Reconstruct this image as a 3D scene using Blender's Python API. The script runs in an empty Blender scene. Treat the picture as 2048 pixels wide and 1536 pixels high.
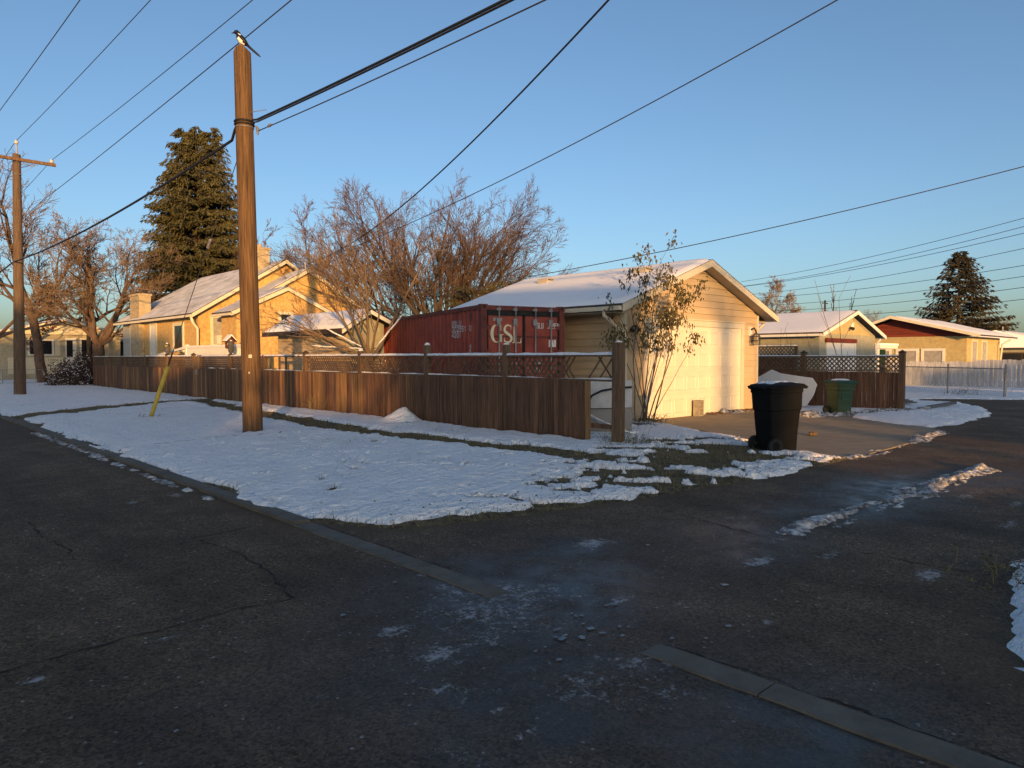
import bpy, math, random
import numpy as np
from mathutils import Vector, Matrix

sc = bpy.context.scene
C = sc.collection
R = math.radians
PI = math.pi

# ------------------------------------------------------------------ camera, sky, sun, exposure
cam = bpy.data.cameras.new('camera')
cam_o = bpy.data.objects.new('camera', cam)
C.objects.link(cam_o)
sc.camera = cam_o
cam.sensor_width = 36.0
cam.lens = 24.96
cam.clip_start = 0.05
cam.clip_end = 6000.0
cam_o.location = (0, 0, 1.7)
cam_o.rotation_euler = (PI / 2 - math.atan(53 / 1420), 0, math.atan2(.7243, .6892) - PI / 2)

SUN_EL = R(5.2)
SUN_AZ = R(58.0)            # direction in which the light travels, seen from above
sun_dir = Vector((-math.cos(SUN_AZ) * math.cos(SUN_EL), -math.sin(SUN_AZ) * math.cos(SUN_EL), math.sin(SUN_EL)))
world = bpy.data.worlds.new('World')
sc.world = world
world.use_nodes = True
wn = world.node_tree
sky = wn.nodes.new('ShaderNodeTexSky')
sky.sky_type = 'NISHITA'
sky.sun_disc = False
sky.sun_elevation = SUN_EL
sky.sun_rotation = math.atan2(sun_dir.x, sun_dir.y)
sky.air_density = 0.75
sky.dust_density = 2.0
sky.ozone_density = 2.0
wn.nodes['Background'].inputs[1].default_value = 0.15
wn.links.new(sky.outputs[0], wn.nodes['Background'].inputs[0])
sun = bpy.data.lights.new('sun', 'SUN')
sun.energy = 4.0
sun.angle = R(0.55)
sun.color = (1.0, 0.53, 0.17)
sun_o = bpy.data.objects.new('sun', sun)
C.objects.link(sun_o)
sun_o.rotation_euler = (-sun_dir).to_track_quat('-Z', 'Y').to_euler()
sc.view_settings.view_transform = 'Standard'
sc.view_settings.look = 'None'
sc.view_settings.gamma = 1.0
sc.view_settings.use_curve_mapping = False
sc.view_settings.exposure = 0.88
sc.cycles.max_bounces = 6
sc.cycles.use_denoising = True

# ------------------------------------------------------------------ helpers
ORG = {}

def V(*a):
    return Vector(a)

class MB:
    """collects faces of one mesh in world (or the parent's local) coordinates"""
    def __init__(s):
        s.v = []; s.f = []; s.m = []; s.mi = 0
    def add(s, vs, fs):
        b = len(s.v); s.v += [tuple(p) for p in vs]
        s.f += [tuple(i + b for i in f) for f in fs]; s.m += [s.mi] * len(fs)
        return s
    def box(s, x0, y0, z0, x1, y1, z1):
        vs = [(x, y, z) for z in (z0, z1) for y in (y0, y1) for x in (x0, x1)]
        return s.add(vs, [(0, 2, 3, 1), (4, 5, 7, 6), (0, 1, 5, 4), (2, 6, 7, 3), (0, 4, 6, 2), (1, 3, 7, 5)])
    def beam(s, p, q, w, h, up=(0, 0, 1)):
        p, q = Vector(p), Vector(q); d = (q - p).normalized()
        u = Vector(up)
        if abs(d.dot(u)) > .98: u = Vector((1, 0, 0))
        a = d.cross(u).normalized() * (w / 2); b = a.cross(d).normalized() * (h / 2)
        vs = [e + i * a + j * b for e in (p, q) for j in (-1, 1) for i in (-1, 1)]
        return s.add(vs, [(0, 2, 3, 1), (4, 5, 7, 6), (0, 1, 5, 4), (2, 6, 7, 3), (0, 4, 6, 2), (1, 3, 7, 5)])
    def prism(s, pts, ext):
        n = len(pts); e = Vector(ext); pts = [Vector(p) for p in pts]
        vs = pts + [p + e for p in pts]
        fs = [tuple(range(n - 1, -1, -1)), tuple(range(n, 2 * n))] + [(i, (i + 1) % n, (i + 1) % n + n, i + n) for i in range(n)]
        return s.add(vs, fs)
    def quad(s, *p):
        return s.add(p, [tuple(range(len(p)))])
    def tube(s, pts, rs, n=8, cap=True):
        pts = [Vector(p) for p in pts]; k = len(pts)
        if not hasattr(rs, '__len__'): rs = [rs] * k
        vs = []; pa = None
        for i in range(k):
            d = (pts[min(i + 1, k - 1)] - pts[max(i - 1, 0)])
            d = d.normalized() if d.length > 1e-9 else Vector((0, 0, 1))
            if pa is None:
                u = Vector((0, 0, 1)) if abs(d.z) < .9 else Vector((1, 0, 0))
                a = d.cross(u).normalized()
            else:
                a = (pa - d * pa.dot(d)); a = a.normalized() if a.length > 1e-6 else d.orthogonal().normalized()
            pa = a; b = d.cross(a)
            for j in range(n):
                t = 2 * PI * j / n
                vs.append(pts[i] + (a * math.cos(t) + b * math.sin(t)) * rs[i])
        fs = [(i * n + j, i * n + (j + 1) % n, (i + 1) * n + (j + 1) % n, (i + 1) * n + j) for i in range(k - 1) for j in range(n)]
        if cap:
            fs += [tuple(range(n - 1, -1, -1)), tuple(range((k - 1) * n, k * n))]
        return s.add(vs, fs)
    def lathe(s, prof, c=(0, 0, 0), n=16):
        return s.tube([(c[0], c[1], c[2] + z) for r, z in prof], [max(r, .001) for r, z in prof], n)
    def grid(s, X, Y, Z):
        ny, nx = Z.shape
        vs = np.stack([X, Y, Z], -1).reshape(-1, 3).tolist()
        fs = [(j * nx + i, j * nx + i + 1, (j + 1) * nx + i + 1, (j + 1) * nx + i) for j in range(ny - 1) for i in range(nx - 1)]
        return s.add(vs, fs)
    def mesh(s, name, mats, smooth=False, off=(0, 0, 0)):
        me = bpy.data.meshes.new(name)
        o = Vector(off)
        vs = s.v if o.length == 0 else (np.array(s.v, dtype=float) - np.array(off)).tolist()
        me.from_pydata(vs, [], s.f)
        for m in (mats if isinstance(mats, (list, tuple)) else [mats]):
            me.materials.append(m)
        if any(s.m): me.polygons.foreach_set('material_index', s.m)
        if smooth: me.polygons.foreach_set('use_smooth', [True] * len(s.f))
        me.update()
        return me
    def build(s, name, mats, parent=None, smooth=False, local=False):
        off = (0, 0, 0) if (parent is None or local) else ORG.get(parent.name, (0, 0, 0))
        o = bpy.data.objects.new(name, s.mesh(name, mats, smooth, off))
        C.objects.link(o)
        if parent is not None:
            o.parent = parent
            ORG[o.name] = off
        return o

def tag(o, label=None, cat=None, group=None, kind=None):
    if label: o['label'] = label
    if cat: o['category'] = cat
    if group: o['group'] = group
    if kind: o['kind'] = kind
    return o

def thing(name, label, cat, loc=(0, 0, 0), rotz=0.0, group=None):
    o = bpy.data.objects.new(name, None)
    C.objects.link(o); o.location = loc; o.rotation_euler = (0, 0, rotz)
    o.empty_display_size = .2
    ORG[o.name] = tuple(loc)
    return tag(o, label, cat, group)

def inst(name, me, parent, loc, rot=(0, 0, 0), scale=(1, 1, 1), local=False):
    o = bpy.data.objects.new(name, me)
    C.objects.link(o); o.parent = parent
    off = (0, 0, 0) if local else ORG.get(parent.name, (0, 0, 0))
    o.location = [a - b for a, b in zip(loc, off)]
    o.rotation_euler = rot; o.scale = scale
    return o

# value noise on numpy arrays
_rng = np.random.RandomState(7)
_tab = _rng.rand(256, 256)
def vnoise(x, y):
    x = np.asarray(x, float); y = np.asarray(y, float)
    xi = np.floor(x).astype(int); yi = np.floor(y).astype(int)
    fx = x - xi; fy = y - yi
    fx = fx * fx * (3 - 2 * fx); fy = fy * fy * (3 - 2 * fy)
    a = _tab[xi & 255, yi & 255]; b = _tab[(xi + 1) & 255, yi & 255]
    c = _tab[xi & 255, (yi + 1) & 255]; d = _tab[(xi + 1) & 255, (yi + 1) & 255]
    return (a * (1 - fx) + b * fx) * (1 - fy) + (c * (1 - fx) + d * fx) * fy
def fbm(x, y, o=4, s=1.0):
    r = 0; a = .5; t = 0
    for k in range(o):
        r = r + a * vnoise(np.asarray(x) * s + 17.3 * k, np.asarray(y) * s + 5.1 * k); t += a; a *= .55; s *= 2.03
    return r / t
def sstep(x, a, b):
    t = np.clip((x - a) / (b - a), 0, 1)
    return t * t * (3 - 2 * t)
def seg_dist(x, y, pts):
    d = np.full(np.shape(x), 1e9)
    for (x0, y0), (x1, y1) in zip(pts[:-1], pts[1:]):
        dx, dy = x1 - x0, y1 - y0
        t = np.clip(((x - x0) * dx + (y - y0) * dy) / (dx * dx + dy * dy + 1e-9), 0, 1)
        d = np.minimum(d, np.hypot(x - x0 - t * dx, y - y0 - t * dy))
    return d

# ------------------------------------------------------------------ materials
MAT = {}
def mat(name, col, rough=.8, var=.18, scale=6.0, bump=.15, stretch=(1, 1, 1), rnd=.0, col2=None, metal=0.0, spec=.3, bscale=None, world_space=False, detail=5.0, dist=.02):
    m = bpy.data.materials.new(name); m.use_nodes = True
    nt = m.node_tree; N = nt.nodes; L = nt.links
    b = N['Principled BSDF']
    b.inputs['Roughness'].default_value = rough; b.inputs['Metallic'].default_value = metal
    b.inputs['Specular IOR Level'].default_value = spec
    if world_space:
        g = N.new('ShaderNodeNewGeometry'); src = g.outputs['Position']
    else:
        tc = N.new('ShaderNodeTexCoord'); src = tc.outputs['Object']
    mp = N.new('ShaderNodeMapping'); mp.inputs['Scale'].default_value = stretch
    L.new(src, mp.inputs['Vector'])
    oi = N.new('ShaderNodeObjectInfo')
    mul = N.new('ShaderNodeMath'); mul.operation = 'MULTIPLY'; mul.inputs[1].default_value = 37.0
    L.new(oi.outputs['Random'], mul.inputs[0])
    nz = N.new('ShaderNodeTexNoise'); nz.noise_dimensions = '4D'
    nz.inputs['Scale'].default_value = scale; nz.inputs['Detail'].default_value = detail; nz.inputs['Roughness'].default_value = .62
    L.new(mp.outputs[0], nz.inputs['Vector']); L.new(mul.outputs[0], nz.inputs['W'])
    cr = N.new('ShaderNodeValToRGB')
    c1 = [max(0, c * (1 - var * 1.6)) for c in col]
    c2 = col2 if col2 else [min(1, c * (1 + var * 1.6)) for c in col]
    cr.color_ramp.elements[0].position = .28; cr.color_ramp.elements[1].position = .72
    cr.color_ramp.elements[0].color = (*c1, 1); cr.color_ramp.elements[1].color = (*c2, 1)
    L.new(nz.outputs['Fac'], cr.inputs[0])
    out = cr.outputs[0]
    if rnd:
        mr = N.new('ShaderNodeMapRange'); mr.inputs['To Min'].default_value = 1 - rnd; mr.inputs['To Max'].default_value = 1 + rnd
        L.new(oi.outputs['Random'], mr.inputs['Value'])
        vm = N.new('ShaderNodeVectorMath'); vm.operation = 'SCALE'
        L.new(out, vm.inputs[0]); L.new(mr.outputs[0], vm.inputs['Scale']); out = vm.outputs[0]
    L.new(out, b.inputs['Base Color'])
    if bump:
        n2 = N.new('ShaderNodeTexNoise'); n2.noise_dimensions = '3D'
        n2.inputs['Scale'].default_value = bscale or scale * 3; n2.inputs['Detail'].default_value = 4
        L.new(mp.outputs[0], n2.inputs['Vector'])
        bp = N.new('ShaderNodeBump'); bp.inputs['Strength'].default_value = bump; bp.inputs['Distance'].default_value = dist
        L.new(n2.outputs['Fac'], bp.inputs['Height']); L.new(bp.outputs[0], b.inputs['Normal'])
    MAT[name] = m
    return m

def snow_material(name, lo, hi, dirt=None, coarse=4.0, dist=.14):
    m = bpy.data.materials.new(name); m.use_nodes = True
    nt = m.node_tree; N = nt.nodes; L = nt.links; b = N['Principled BSDF']
    b.inputs['Roughness'].default_value = .7; b.inputs['Specular IOR Level'].default_value = .25
    geo = N.new('ShaderNodeNewGeometry')
    def noise(scale, detail, rot=0.0, st=(1, 1, 1)):
        mp = N.new('ShaderNodeMapping'); mp.inputs['Scale'].default_value = st; mp.inputs['Rotation'].default_value = (0, 0, rot)
        L.new(geo.outputs['Position'], mp.inputs['Vector'])
        n = N.new('ShaderNodeTexNoise'); n.inputs['Scale'].default_value = scale; n.inputs['Detail'].default_value = detail; n.inputs['Roughness'].default_value = .6
        L.new(mp.outputs[0], n.inputs['Vector']); return n.outputs['Fac']
    def mul(a, k):
        x = N.new('ShaderNodeMath'); x.operation = 'MULTIPLY'; L.new(a, x.inputs[0]); x.inputs[1].default_value = k; return x.outputs[0]
    def add(a, c):
        x = N.new('ShaderNodeMath'); x.operation = 'ADD'; L.new(a, x.inputs[0]); L.new(c, x.inputs[1]); return x.outputs[0]
    c1 = noise(coarse, 3, R(35), (1, 2.4, 1)); c2 = noise(15, 3); c3 = noise(55, 2)
    h = add(add(mul(c1, 1.0), mul(c2, .42)), mul(c3, .12))
    bp = N.new('ShaderNodeBump'); bp.inputs['Strength'].default_value = 1.0; bp.inputs['Distance'].default_value = dist
    L.new(h, bp.inputs['Height']); L.new(bp.outputs[0], b.inputs['Normal'])
    r = N.new('ShaderNodeValToRGB'); r.color_ramp.elements[0].position = .3; r.color_ramp.elements[1].position = .62
    r.color_ramp.elements[0].color = (*lo, 1); r.color_ramp.elements[1].color = (*hi, 1)
    L.new(noise(1.3, 4), r.inputs[0]); col = r.outputs[0]
    if dirt:
        rr = N.new('ShaderNodeValToRGB'); rr.color_ramp.elements[0].position = .42; rr.color_ramp.elements[1].position = .62
        rr.color_ramp.elements[0].color = (0, 0, 0, 1); rr.color_ramp.elements[1].color = (1, 1, 1, 1); L.new(noise(9, 6), rr.inputs[0])
        x = N.new('ShaderNodeMix'); x.data_type = 'RGBA'; L.new(rr.outputs[0], x.inputs[0]); x.inputs[6].default_value = (*dirt, 1); L.new(col, x.inputs[7]); col = x.outputs[2]
    L.new(col, b.inputs['Base Color']); MAT[name] = m
    return m
SNOW = snow_material('snow', (.88, .875, .87), (.95, .945, .94))
DIRTYSNOW = snow_material('gritty_snow', (.42, .41, .40), (.70, .69, .68), (.13, .115, .10), 7.0, .05)
ROOFSNOW = mat('roof_snow', (.87, .87, .88), .8, .02, 1.5, .12, bscale=9, world_space=True)
THINSNOW = mat('thin_roof_snow', (.52, .51, .52), .85, .22, 2.2, .4, col2=(.80, .80, .82), bscale=14, world_space=True, stretch=(1, .5, 1))
GRASSSOIL = mat('winter_turf', (.085, .066, .036), .95, .5, 9.0, .8, bscale=40, world_space=True, col2=(.19, .15, .08))
BLADE = mat('dry_grass', (.15, .13, .06), .9, .4, 3.0, 0, col2=(.27, .22, .11))
CONC = mat('concrete', (.25, .20, .135), .85, .14, 2.5, .25, bscale=60, world_space=True)
KERB = mat('kerb_concrete', (.125, .108, .085), .85, .22, 4.0, .4, bscale=50, world_space=True)
POLE = mat('pole_wood', (.085, .050, .028), .85, .55, 5.0, .8, stretch=(9, 9, .28), bscale=14, col2=(.215, .125, .060), detail=8.0)
POLEFAR = mat('old_pole_wood', (.10, .068, .045), .85, .3, 5.0, .4, stretch=(6, 6, .4))
FENCE = mat('fence_wood', (.098, .053, .033), .85, .45, 5.0, .45, stretch=(5, 5, .35), rnd=.26, bscale=18, col2=(.19, .10, .058))
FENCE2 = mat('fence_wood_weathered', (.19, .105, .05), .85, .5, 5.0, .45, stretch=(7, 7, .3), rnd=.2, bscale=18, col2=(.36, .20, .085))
POSTW = mat('post_wood', (.12, .075, .046), .85, .35, 6.0, .45, stretch=(5, 5, .4), rnd=.15, col2=(.20, .125, .075))
LATT = mat('lattice_wood', (.115, .074, .048), .85, .3, 9.0, .3, rnd=.25)
CRED = mat('container_red', (.23, .042, .029), .55, .22, 1.6, .12, rnd=0, bscale=30, spec=.3, col2=(.32, .066, .045))
CREDD = mat('container_frame_red', (.12, .027, .021), .6, .3, 3.0, .15, bscale=30, col2=(.18, .045, .034))
STEEL = mat('galvanised_steel', (.24, .23, .23), .5, .2, 8.0, .1, metal=.5)
CREAMINK = mat('cream_lettering', (.62, .57, .40), .7, .12, 6.0, 0)
WHITEINK = mat('white_lettering', (.62, .60, .58), .7, .15, 12.0, 0)
SIDING = mat('tan_vinyl_siding', (.47, .36, .225), .6, .06, 1.2, .05, rnd=.04, bscale=20)
TRIM = mat('cream_trim', (.56, .51, .40), .55, .06, 3.0, .05)
GDOOR = mat('garage_door_cream', (.64, .59, .48), .5, .05, 1.0, .05)
SOFFIT = mat('soffit_tan', (.42, .37, .29), .65, .05, 3.0, .05)
STUCCO = mat('tan_stucco', (.52, .34, .135), .92, .22, 7.0, .7, bscale=60)
STUCCO2 = mat('pale_stucco', (.38, .35, .26), .9, .12, 6.0, .5, bscale=50)
HTRIM = mat('house_cream_trim', (.60, .55, .42), .6, .06, 3.0, .05)
SHINGLE = mat('dark_shingle', (.05, .045, .042), .9, .3, 14.0, .5)
GLASS = mat('dark_window_glass', (.018, .02, .024), .08, .2, 1.0, 0, spec=.5)
BLIND = mat('window_blind', (.30, .29, .27), .7, .15, 4.0, .1)
WHITEP = mat('white_paint', (.66, .65, .61), .6, .06, 4.0, .08)
GREYSIDE = mat('grey_siding', (.36, .36, .34), .7, .06, 3.0, .05, rnd=.05)
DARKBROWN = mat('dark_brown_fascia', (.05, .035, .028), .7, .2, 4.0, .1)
CHIM = mat('pale_chimney_brick', (.36, .30, .20), .9, .25, 5.0, .4, bscale=30)
RED = mat('red_stained_boards', (.15, .03, .018), .75, .3, 2.0, .2, stretch=(1, .3, 6), rnd=.1)
YELLOWST = mat('yellow_stucco', (.42, .34, .17), .9, .12, 5.0, .4, bscale=50)
GREYST = mat('sage_stucco', (.30, .29, .22), .9, .12, 5.0, .4, bscale=50)
BARK = mat('brown_bark', (.095, .062, .045), .9, .35, 8.0, .6, stretch=(1, 1, .4), bscale=25)
BARKD = mat('dark_bark', (.055, .042, .035), .9, .35, 8.0, .6, stretch=(1, 1, .4), bscale=25)
TWIG = mat('reddish_twigs', (.084, .055, .043), .9, .2, 3.0, 0)
TWIGT = mat('tan_twigs', (.15, .105, .068), .9, .2, 3.0, 0)
TWIGD = mat('grey_twigs', (.095, .072, .06), .9, .2, 3.0, 0)
NEEDLE = mat('spruce_needles', (.060, .062, .028), .9, .35, 1.2, 0, world_space=True, col2=(.125, .115, .046))
NEEDLED = mat('dark_spruce_needles', (.034, .034, .022), .9, .35, 1.2, 0, world_space=True, col2=(.07, .062, .036))
LEAFG = mat('withered_green_leaf', (.075, .072, .030), .8, .4, 2.0, 0, rnd=.3, world_space=True, col2=(.17, .145, .06))
LEAFO = mat('orange_dead_leaf', (.23, .105, .05), .85, .3, 2.0, 0, world_space=True)
LEAFR = mat('russet_hedge_leaf', (.055, .03, .024), .85, .4, 3.0, 0, world_space=True)
LITTER = mat('leaf_litter', (.16, .085, .04), .9, .4, 6.0, 0, world_space=True)
BLACKPL = mat('black_plastic', (.006, .006, .006), .7, .2, 5.0, .08, spec=.15)
GREENPL = mat('green_plastic', (.026, .058, .024), .5, .15, 4.0, .08, spec=.4)
GREENLID = mat('dark_green_lid', (.018, .055, .032), .5, .15, 4.0, .05)
RUBBER = mat('black_rubber', (.015, .015, .015), .8, .2, 8.0, .1)
CABLE = mat('black_cable', (.012, .012, .014), .6, .1, 5.0, 0)
WIRE = mat('dark_wire', (.03, .03, .035), .6, .1, 5.0, 0)
YELLOW = mat('yellow_guard', (.50, .36, .05), .5, .15, 3.0, .05)
GREYMET = mat('grey_car_panel', (.16, .165, .17), .45, .08, 2.0, .03, spec=.5)
SILVER = mat('silver_car_panel', (.40, .41, .42), .45, .15, 4.0, .05, spec=.5)
BLOCK = mat('cinder_block', (.27, .24, .19), .95, .18, 10.0, .5, bscale=60)
WPANEL = mat('white_plastic_panel', (.62, .63, .64), .55, .05, 3.0, .05)
PLUMB = mat('magpie_black', (.010, .011, .015), .5, .2, 8.0, 0)
PLUMW = mat('magpie_white', (.72, .70, .66), .8, .05, 8.0, 0)
OWL = mat('owl_grey', (.075, .07, .068), .8, .35, 18.0, .3)
OWLE = mat('owl_eye', (.45, .32, .05), .4, .1, 8.0, 0)
BHOUSE = mat('birdhouse_wood', (.10, .035, .025), .85, .2, 6.0, .2)
CERAM = mat('insulator_ceramic', (.45, .44, .43), .3, .1, 5.0, 0)
ICE = mat('clear_ice', (.13, .135, .14), .3, .25, 6.0, .1, spec=.6)
DIRT = mat('dirt_clod', (.12, .08, .045), .95, .3, 9.0, .5)
CRACK = mat('crack_filler', (.022, .018, .015), .9, .2, 8.0, 0)
LAMPB = mat('lamp_black_metal', (.02, .02, .02), .5, .1, 5.0, 0)
GLASSL = mat('lamp_glass', (.35, .30, .22), .25, .1, 5.0, 0)
CHAIN = mat('chain_link_wire', (.20, .20, .21), .5, .1, 5.0, 0, metal=.4)
OLDWHITE = mat('old_white_fence_paint', (.40, .40, .42), .8, .22, 4.0, .2, rnd=.12, stretch=(2, 2, .6))
LUMBER = mat('grey_lumber', (.10, .105, .11), .85, .2, 5.0, .2)

def asphalt():
    m = bpy.data.materials.new('asphalt'); m.use_nodes = True
    nt = m.node_tree; N = nt.nodes; L = nt.links; b = N['Principled BSDF']
    geo = N.new('ShaderNodeNewGeometry')
    def noise(scale, detail=4, rough=.6, st=(1, 1, 1)):
        mp = N.new('ShaderNodeMapping'); mp.inputs['Scale'].default_value = st
        L.new(geo.outputs['Position'], mp.inputs['Vector'])
        n = N.new('ShaderNodeTexNoise'); n.inputs['Scale'].default_value = scale; n.inputs['Detail'].default_value = detail
        n.inputs['Roughness'].default_value = rough; L.new(mp.outputs[0], n.inputs['Vector']); return n.outputs['Fac']
    def ramp(src, p0, c0, p1, c1):
        r = N.new('ShaderNodeValToRGB'); r.color_ramp.elements[0].position = p0; r.color_ramp.elements[1].position = p1
        r.color_ramp.elements[0].color = (*c0, 1); r.color_ramp.elements[1].color = (*c1, 1); L.new(src, r.inputs[0]); return r.outputs[0]
    def mix(f, a, c, mode='MIX'):
        x = N.new('ShaderNodeMix'); x.data_type = 'RGBA'; x.blend_type = mode
        if isinstance(f, float): x.inputs[0].default_value = f
        else: L.new(f, x.inputs[0])
        for s, i in ((a, 6), (c, 7)):
            if isinstance(s, tuple): x.inputs[i].default_value = (*s, 1)
            else: L.new(s, x.inputs[i])
        return x.outputs[2]
    def math_(op, a, c, clamp=False):
        x = N.new('ShaderNodeMath'); x.operation = op; x.use_clamp = clamp
        for s, i in ((a, 0), (c, 1)):
            if isinstance(s, (int, float)): x.inputs[i].default_value = s
            else: L.new(s, x.inputs[i])
        return x.outputs[0]
    def attr(n):
        a = N.new('ShaderNodeAttribute'); a.attribute_name = n; return a.outputs['Fac']
    big = noise(.55, 3); mid = noise(6, 5, .7); fine = noise(58, 3, .75); agg = noise(120, 2, .8)
    col = ramp(mid, .3, (.092, .062, .038), .75, (.155, .105, .064))
    col = mix(.55, col, ramp(big, .3, (.086, .058, .036), .7, (.155, .105, .064)))
    sp = ramp(fine, .56, (0, 0, 0), .68, (1, 1, 1))
    col = mix(math_('MULTIPLY', sp, .60), col, (.25, .205, .16))
    dk = ramp(agg, .34, (1, 1, 1), .46, (0, 0, 0))
    col = mix(math_('MULTIPLY', dk, .6), col, (.012, .012, .012))
    def cells(scale):
        v = N.new('ShaderNodeTexVoronoi'); v.inputs['Scale'].default_value = scale; L.new(geo.outputs['Position'], v.inputs['Vector'])
        w = N.new('ShaderNodeTexWhiteNoise'); w.noise_dimensions = '3D'; L.new(v.outputs['Position'], w.inputs['Vector']); return w.outputs['Value'], v.outputs['Distance']
    cv, cd = cells(62)
    col = mix(1.0, col, ramp(cv, .0, (.45, .45, .45), 1.0, (1.55, 1.52, 1.48)), 'MULTIPLY')
    cv2, cd2 = cells(27)
    col = mix(math_('MULTIPLY', ramp(cv2, .955, (0, 0, 0), .965, (1, 1, 1)), ramp(cd2, .22, (1, 1, 1), .30, (0, 0, 0))), col, (.34, .32, .29))
    band = noise(.8, 4, .6, (1.0, .16, 1)); band2 = noise(1.7, 5, .7)
    col = mix(1.0, col, ramp(band, .32, (.62, .62, .63), .68, (1.28, 1.26, 1.24)), 'MULTIPLY')
    col = mix(1.0, col, ramp(band2, .34, (.74, .74, .74), .66, (1.18, 1.18, 1.18)), 'MULTIPLY')
    wet = attr('wet'); frost = attr('frost'); dirt = attr('soil')
    wn_ = noise(3.0, 4)
    wetf = math_('MULTIPLY', wet, ramp(wn_, .30, (.45, .45, .45), .60, (1, 1, 1)), True)
    col = mix(math_('MULTIPLY', wetf, .70), col, (.020, .018, .018))
    col = mix(math_('MULTIPLY', dirt, math_('MULTIPLY', ramp(noise(30, 5, .7), .35, (.2, .2, .2), .6, (1, 1, 1)), .85)), col, (.105, .066, .036))
    fn = noise(16, 6, .75, (1, 1.0, 1)); fn2 = noise(48, 3, .7)
    ff = math_('ADD', math_('MULTIPLY', fn, .7), math_('MULTIPLY', fn2, .3))
    th = math_('SUBTRACT', .735, math_('MULTIPLY', frost, .33))
    fr = math_('MULTIPLY', math_('SUBTRACT', ff, th), 9.0, True)
    fr = math_('MULTIPLY', fr, math_('MULTIPLY', frost, 1.5, True), True)
    col = mix(math_('MULTIPLY', fr, .70), col, (.46, .45, .45))
    L.new(col, b.inputs['Base Color'])
    ro = math_('SUBTRACT', .90, math_('MULTIPLY', wetf, .58))
    L.new(ro, b.inputs['Roughness'])
    b.inputs['Specular IOR Level'].default_value = .22
    h = math_('ADD', math_('MULTIPLY', fine, .7), math_('MULTIPLY', agg, .5))
    h = math_('MULTIPLY', h, math_('SUBTRACT', 1.0, math_('MULTIPLY', wetf, .85)))
    bp = N.new('ShaderNodeBump'); bp.inputs['Strength'].default_value = .55; bp.inputs['Distance'].default_value = .012
    L.new(h, bp.inputs['Height']); L.new(bp.outputs[0], b.inputs['Normal'])
    return m
ASPH = asphalt()

# ------------------------------------------------------------------ the ground
def poly_sd(x, y, pts):
    """signed distance, positive inside"""
    x = np.asarray(x, float); y = np.asarray(y, float)
    d = seg_dist(x, y, list(pts) + [pts[0]])
    ins = np.zeros(x.shape, bool); n = len(pts)
    for i in range(n):
        x0, y0 = pts[i]; x1, y1 = pts[(i + 1) % n]
        if y0 == y1: continue
        c = ((y0 > y) != (y1 > y)) & (x < (x1 - x0) * (y - y0) / (y1 - y0) + x0)
        ins ^= c
    return np.where(ins, d, -d)

def np_mesh(name, X, Y, Z, m, attrs=None):
    ny, nx = Z.shape
    co = np.stack([X, Y, Z], -1).reshape(-1, 3)
    j, i = np.mgrid[0:ny - 1, 0:nx - 1]
    a = (j * nx + i).ravel()
    q = np.stack([a, a + 1, a + nx + 1, a + nx], -1)
    me = bpy.data.meshes.new(name)
    me.vertices.add(len(co)); me.vertices.foreach_set('co', co.ravel().astype(np.float32))
    me.loops.add(q.size); me.loops.foreach_set('vertex_index', q.ravel().astype(np.int32))
    me.polygons.add(len(q)); me.polygons.foreach_set('loop_start', np.arange(0, q.size, 4, dtype=np.int32))
    me.polygons.foreach_set('use_smooth', np.ones(len(q), bool))
    me.update(calc_edges=True); me.validate()
    me.materials.append(m)
    for k, v in (attrs or {}).items():
        at = me.attributes.new(k, 'FLOAT', 'POINT'); at.data.foreach_set('value', v.ravel().astype(np.float32))
    o = bpy.data.objects.new(name, me); C.objects.link(o)
    return o

def axes(x0, x1, y0, y1, s):
    return np.meshgrid(np.arange(x0, x1 + s / 2, s), np.arange(y0, y1 + s / 2, s))

tag(MB().quad((-1500, -1500, -.03), (1500, -1500, -.03), (1500, 1500, -.03), (-1500, 1500, -.03)).build('ground', SNOW), kind='structure')
tag(MB().quad((-7.5, -80, -.006), (3.4, -80, -.006), (3.4, 49, -.006), (-7.5, 49, -.006)).build('street', ASPH), kind='structure')
tag(MB().quad((3.4, .9, -.006), (36, .9, -.006), (36, 12.6, -.006), (3.4, 12.6, -.006)).build('alley', ASPH), kind='structure')
tag(MB().quad((36, .9, -.006), (140, .9, -.006), (140, 6.2, -.006), (36, 6.2, -.006)).build('far_alley', ASPH), kind='structure')

# asphalt around the street corner, with where it is wet, frosted or muddy
X, Y = axes(-2.5, 14.0, -1.6, 12.6, .06)
def blobs(lst):
    r = np.zeros(X.shape)
    for x, y, rx, ry, a in lst:
        r = np.maximum(r, a * np.exp(-(((X - x) / rx) ** 2 + ((Y - y) / ry) ** 2)))
    return r
wet = blobs([(3.6, 3.5, 1.35, 1.15, 1.25), (4.6, 4.1, .9, .6, 1.0), (2.6, 2.6, 1.6, 1.6, .8), (2.9, 1.3, 1.1, 1.0, 1.0), (6.2, 3.4, 1.0, .8, .9),
             (9.6, 3.2, 2.6, .85, 1.1), (7.8, 3.6, 1.3, .5, .8), (1.2, 2.0, 1.6, 1.5, .5), (11.6, 2.6, 1.5, .6, .8), (5.6, 3.0, .8, .5, .8)])
wet = np.clip(wet * (.55 + .9 * fbm(X, Y, 4, 1.1)), 0, 1)
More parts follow.
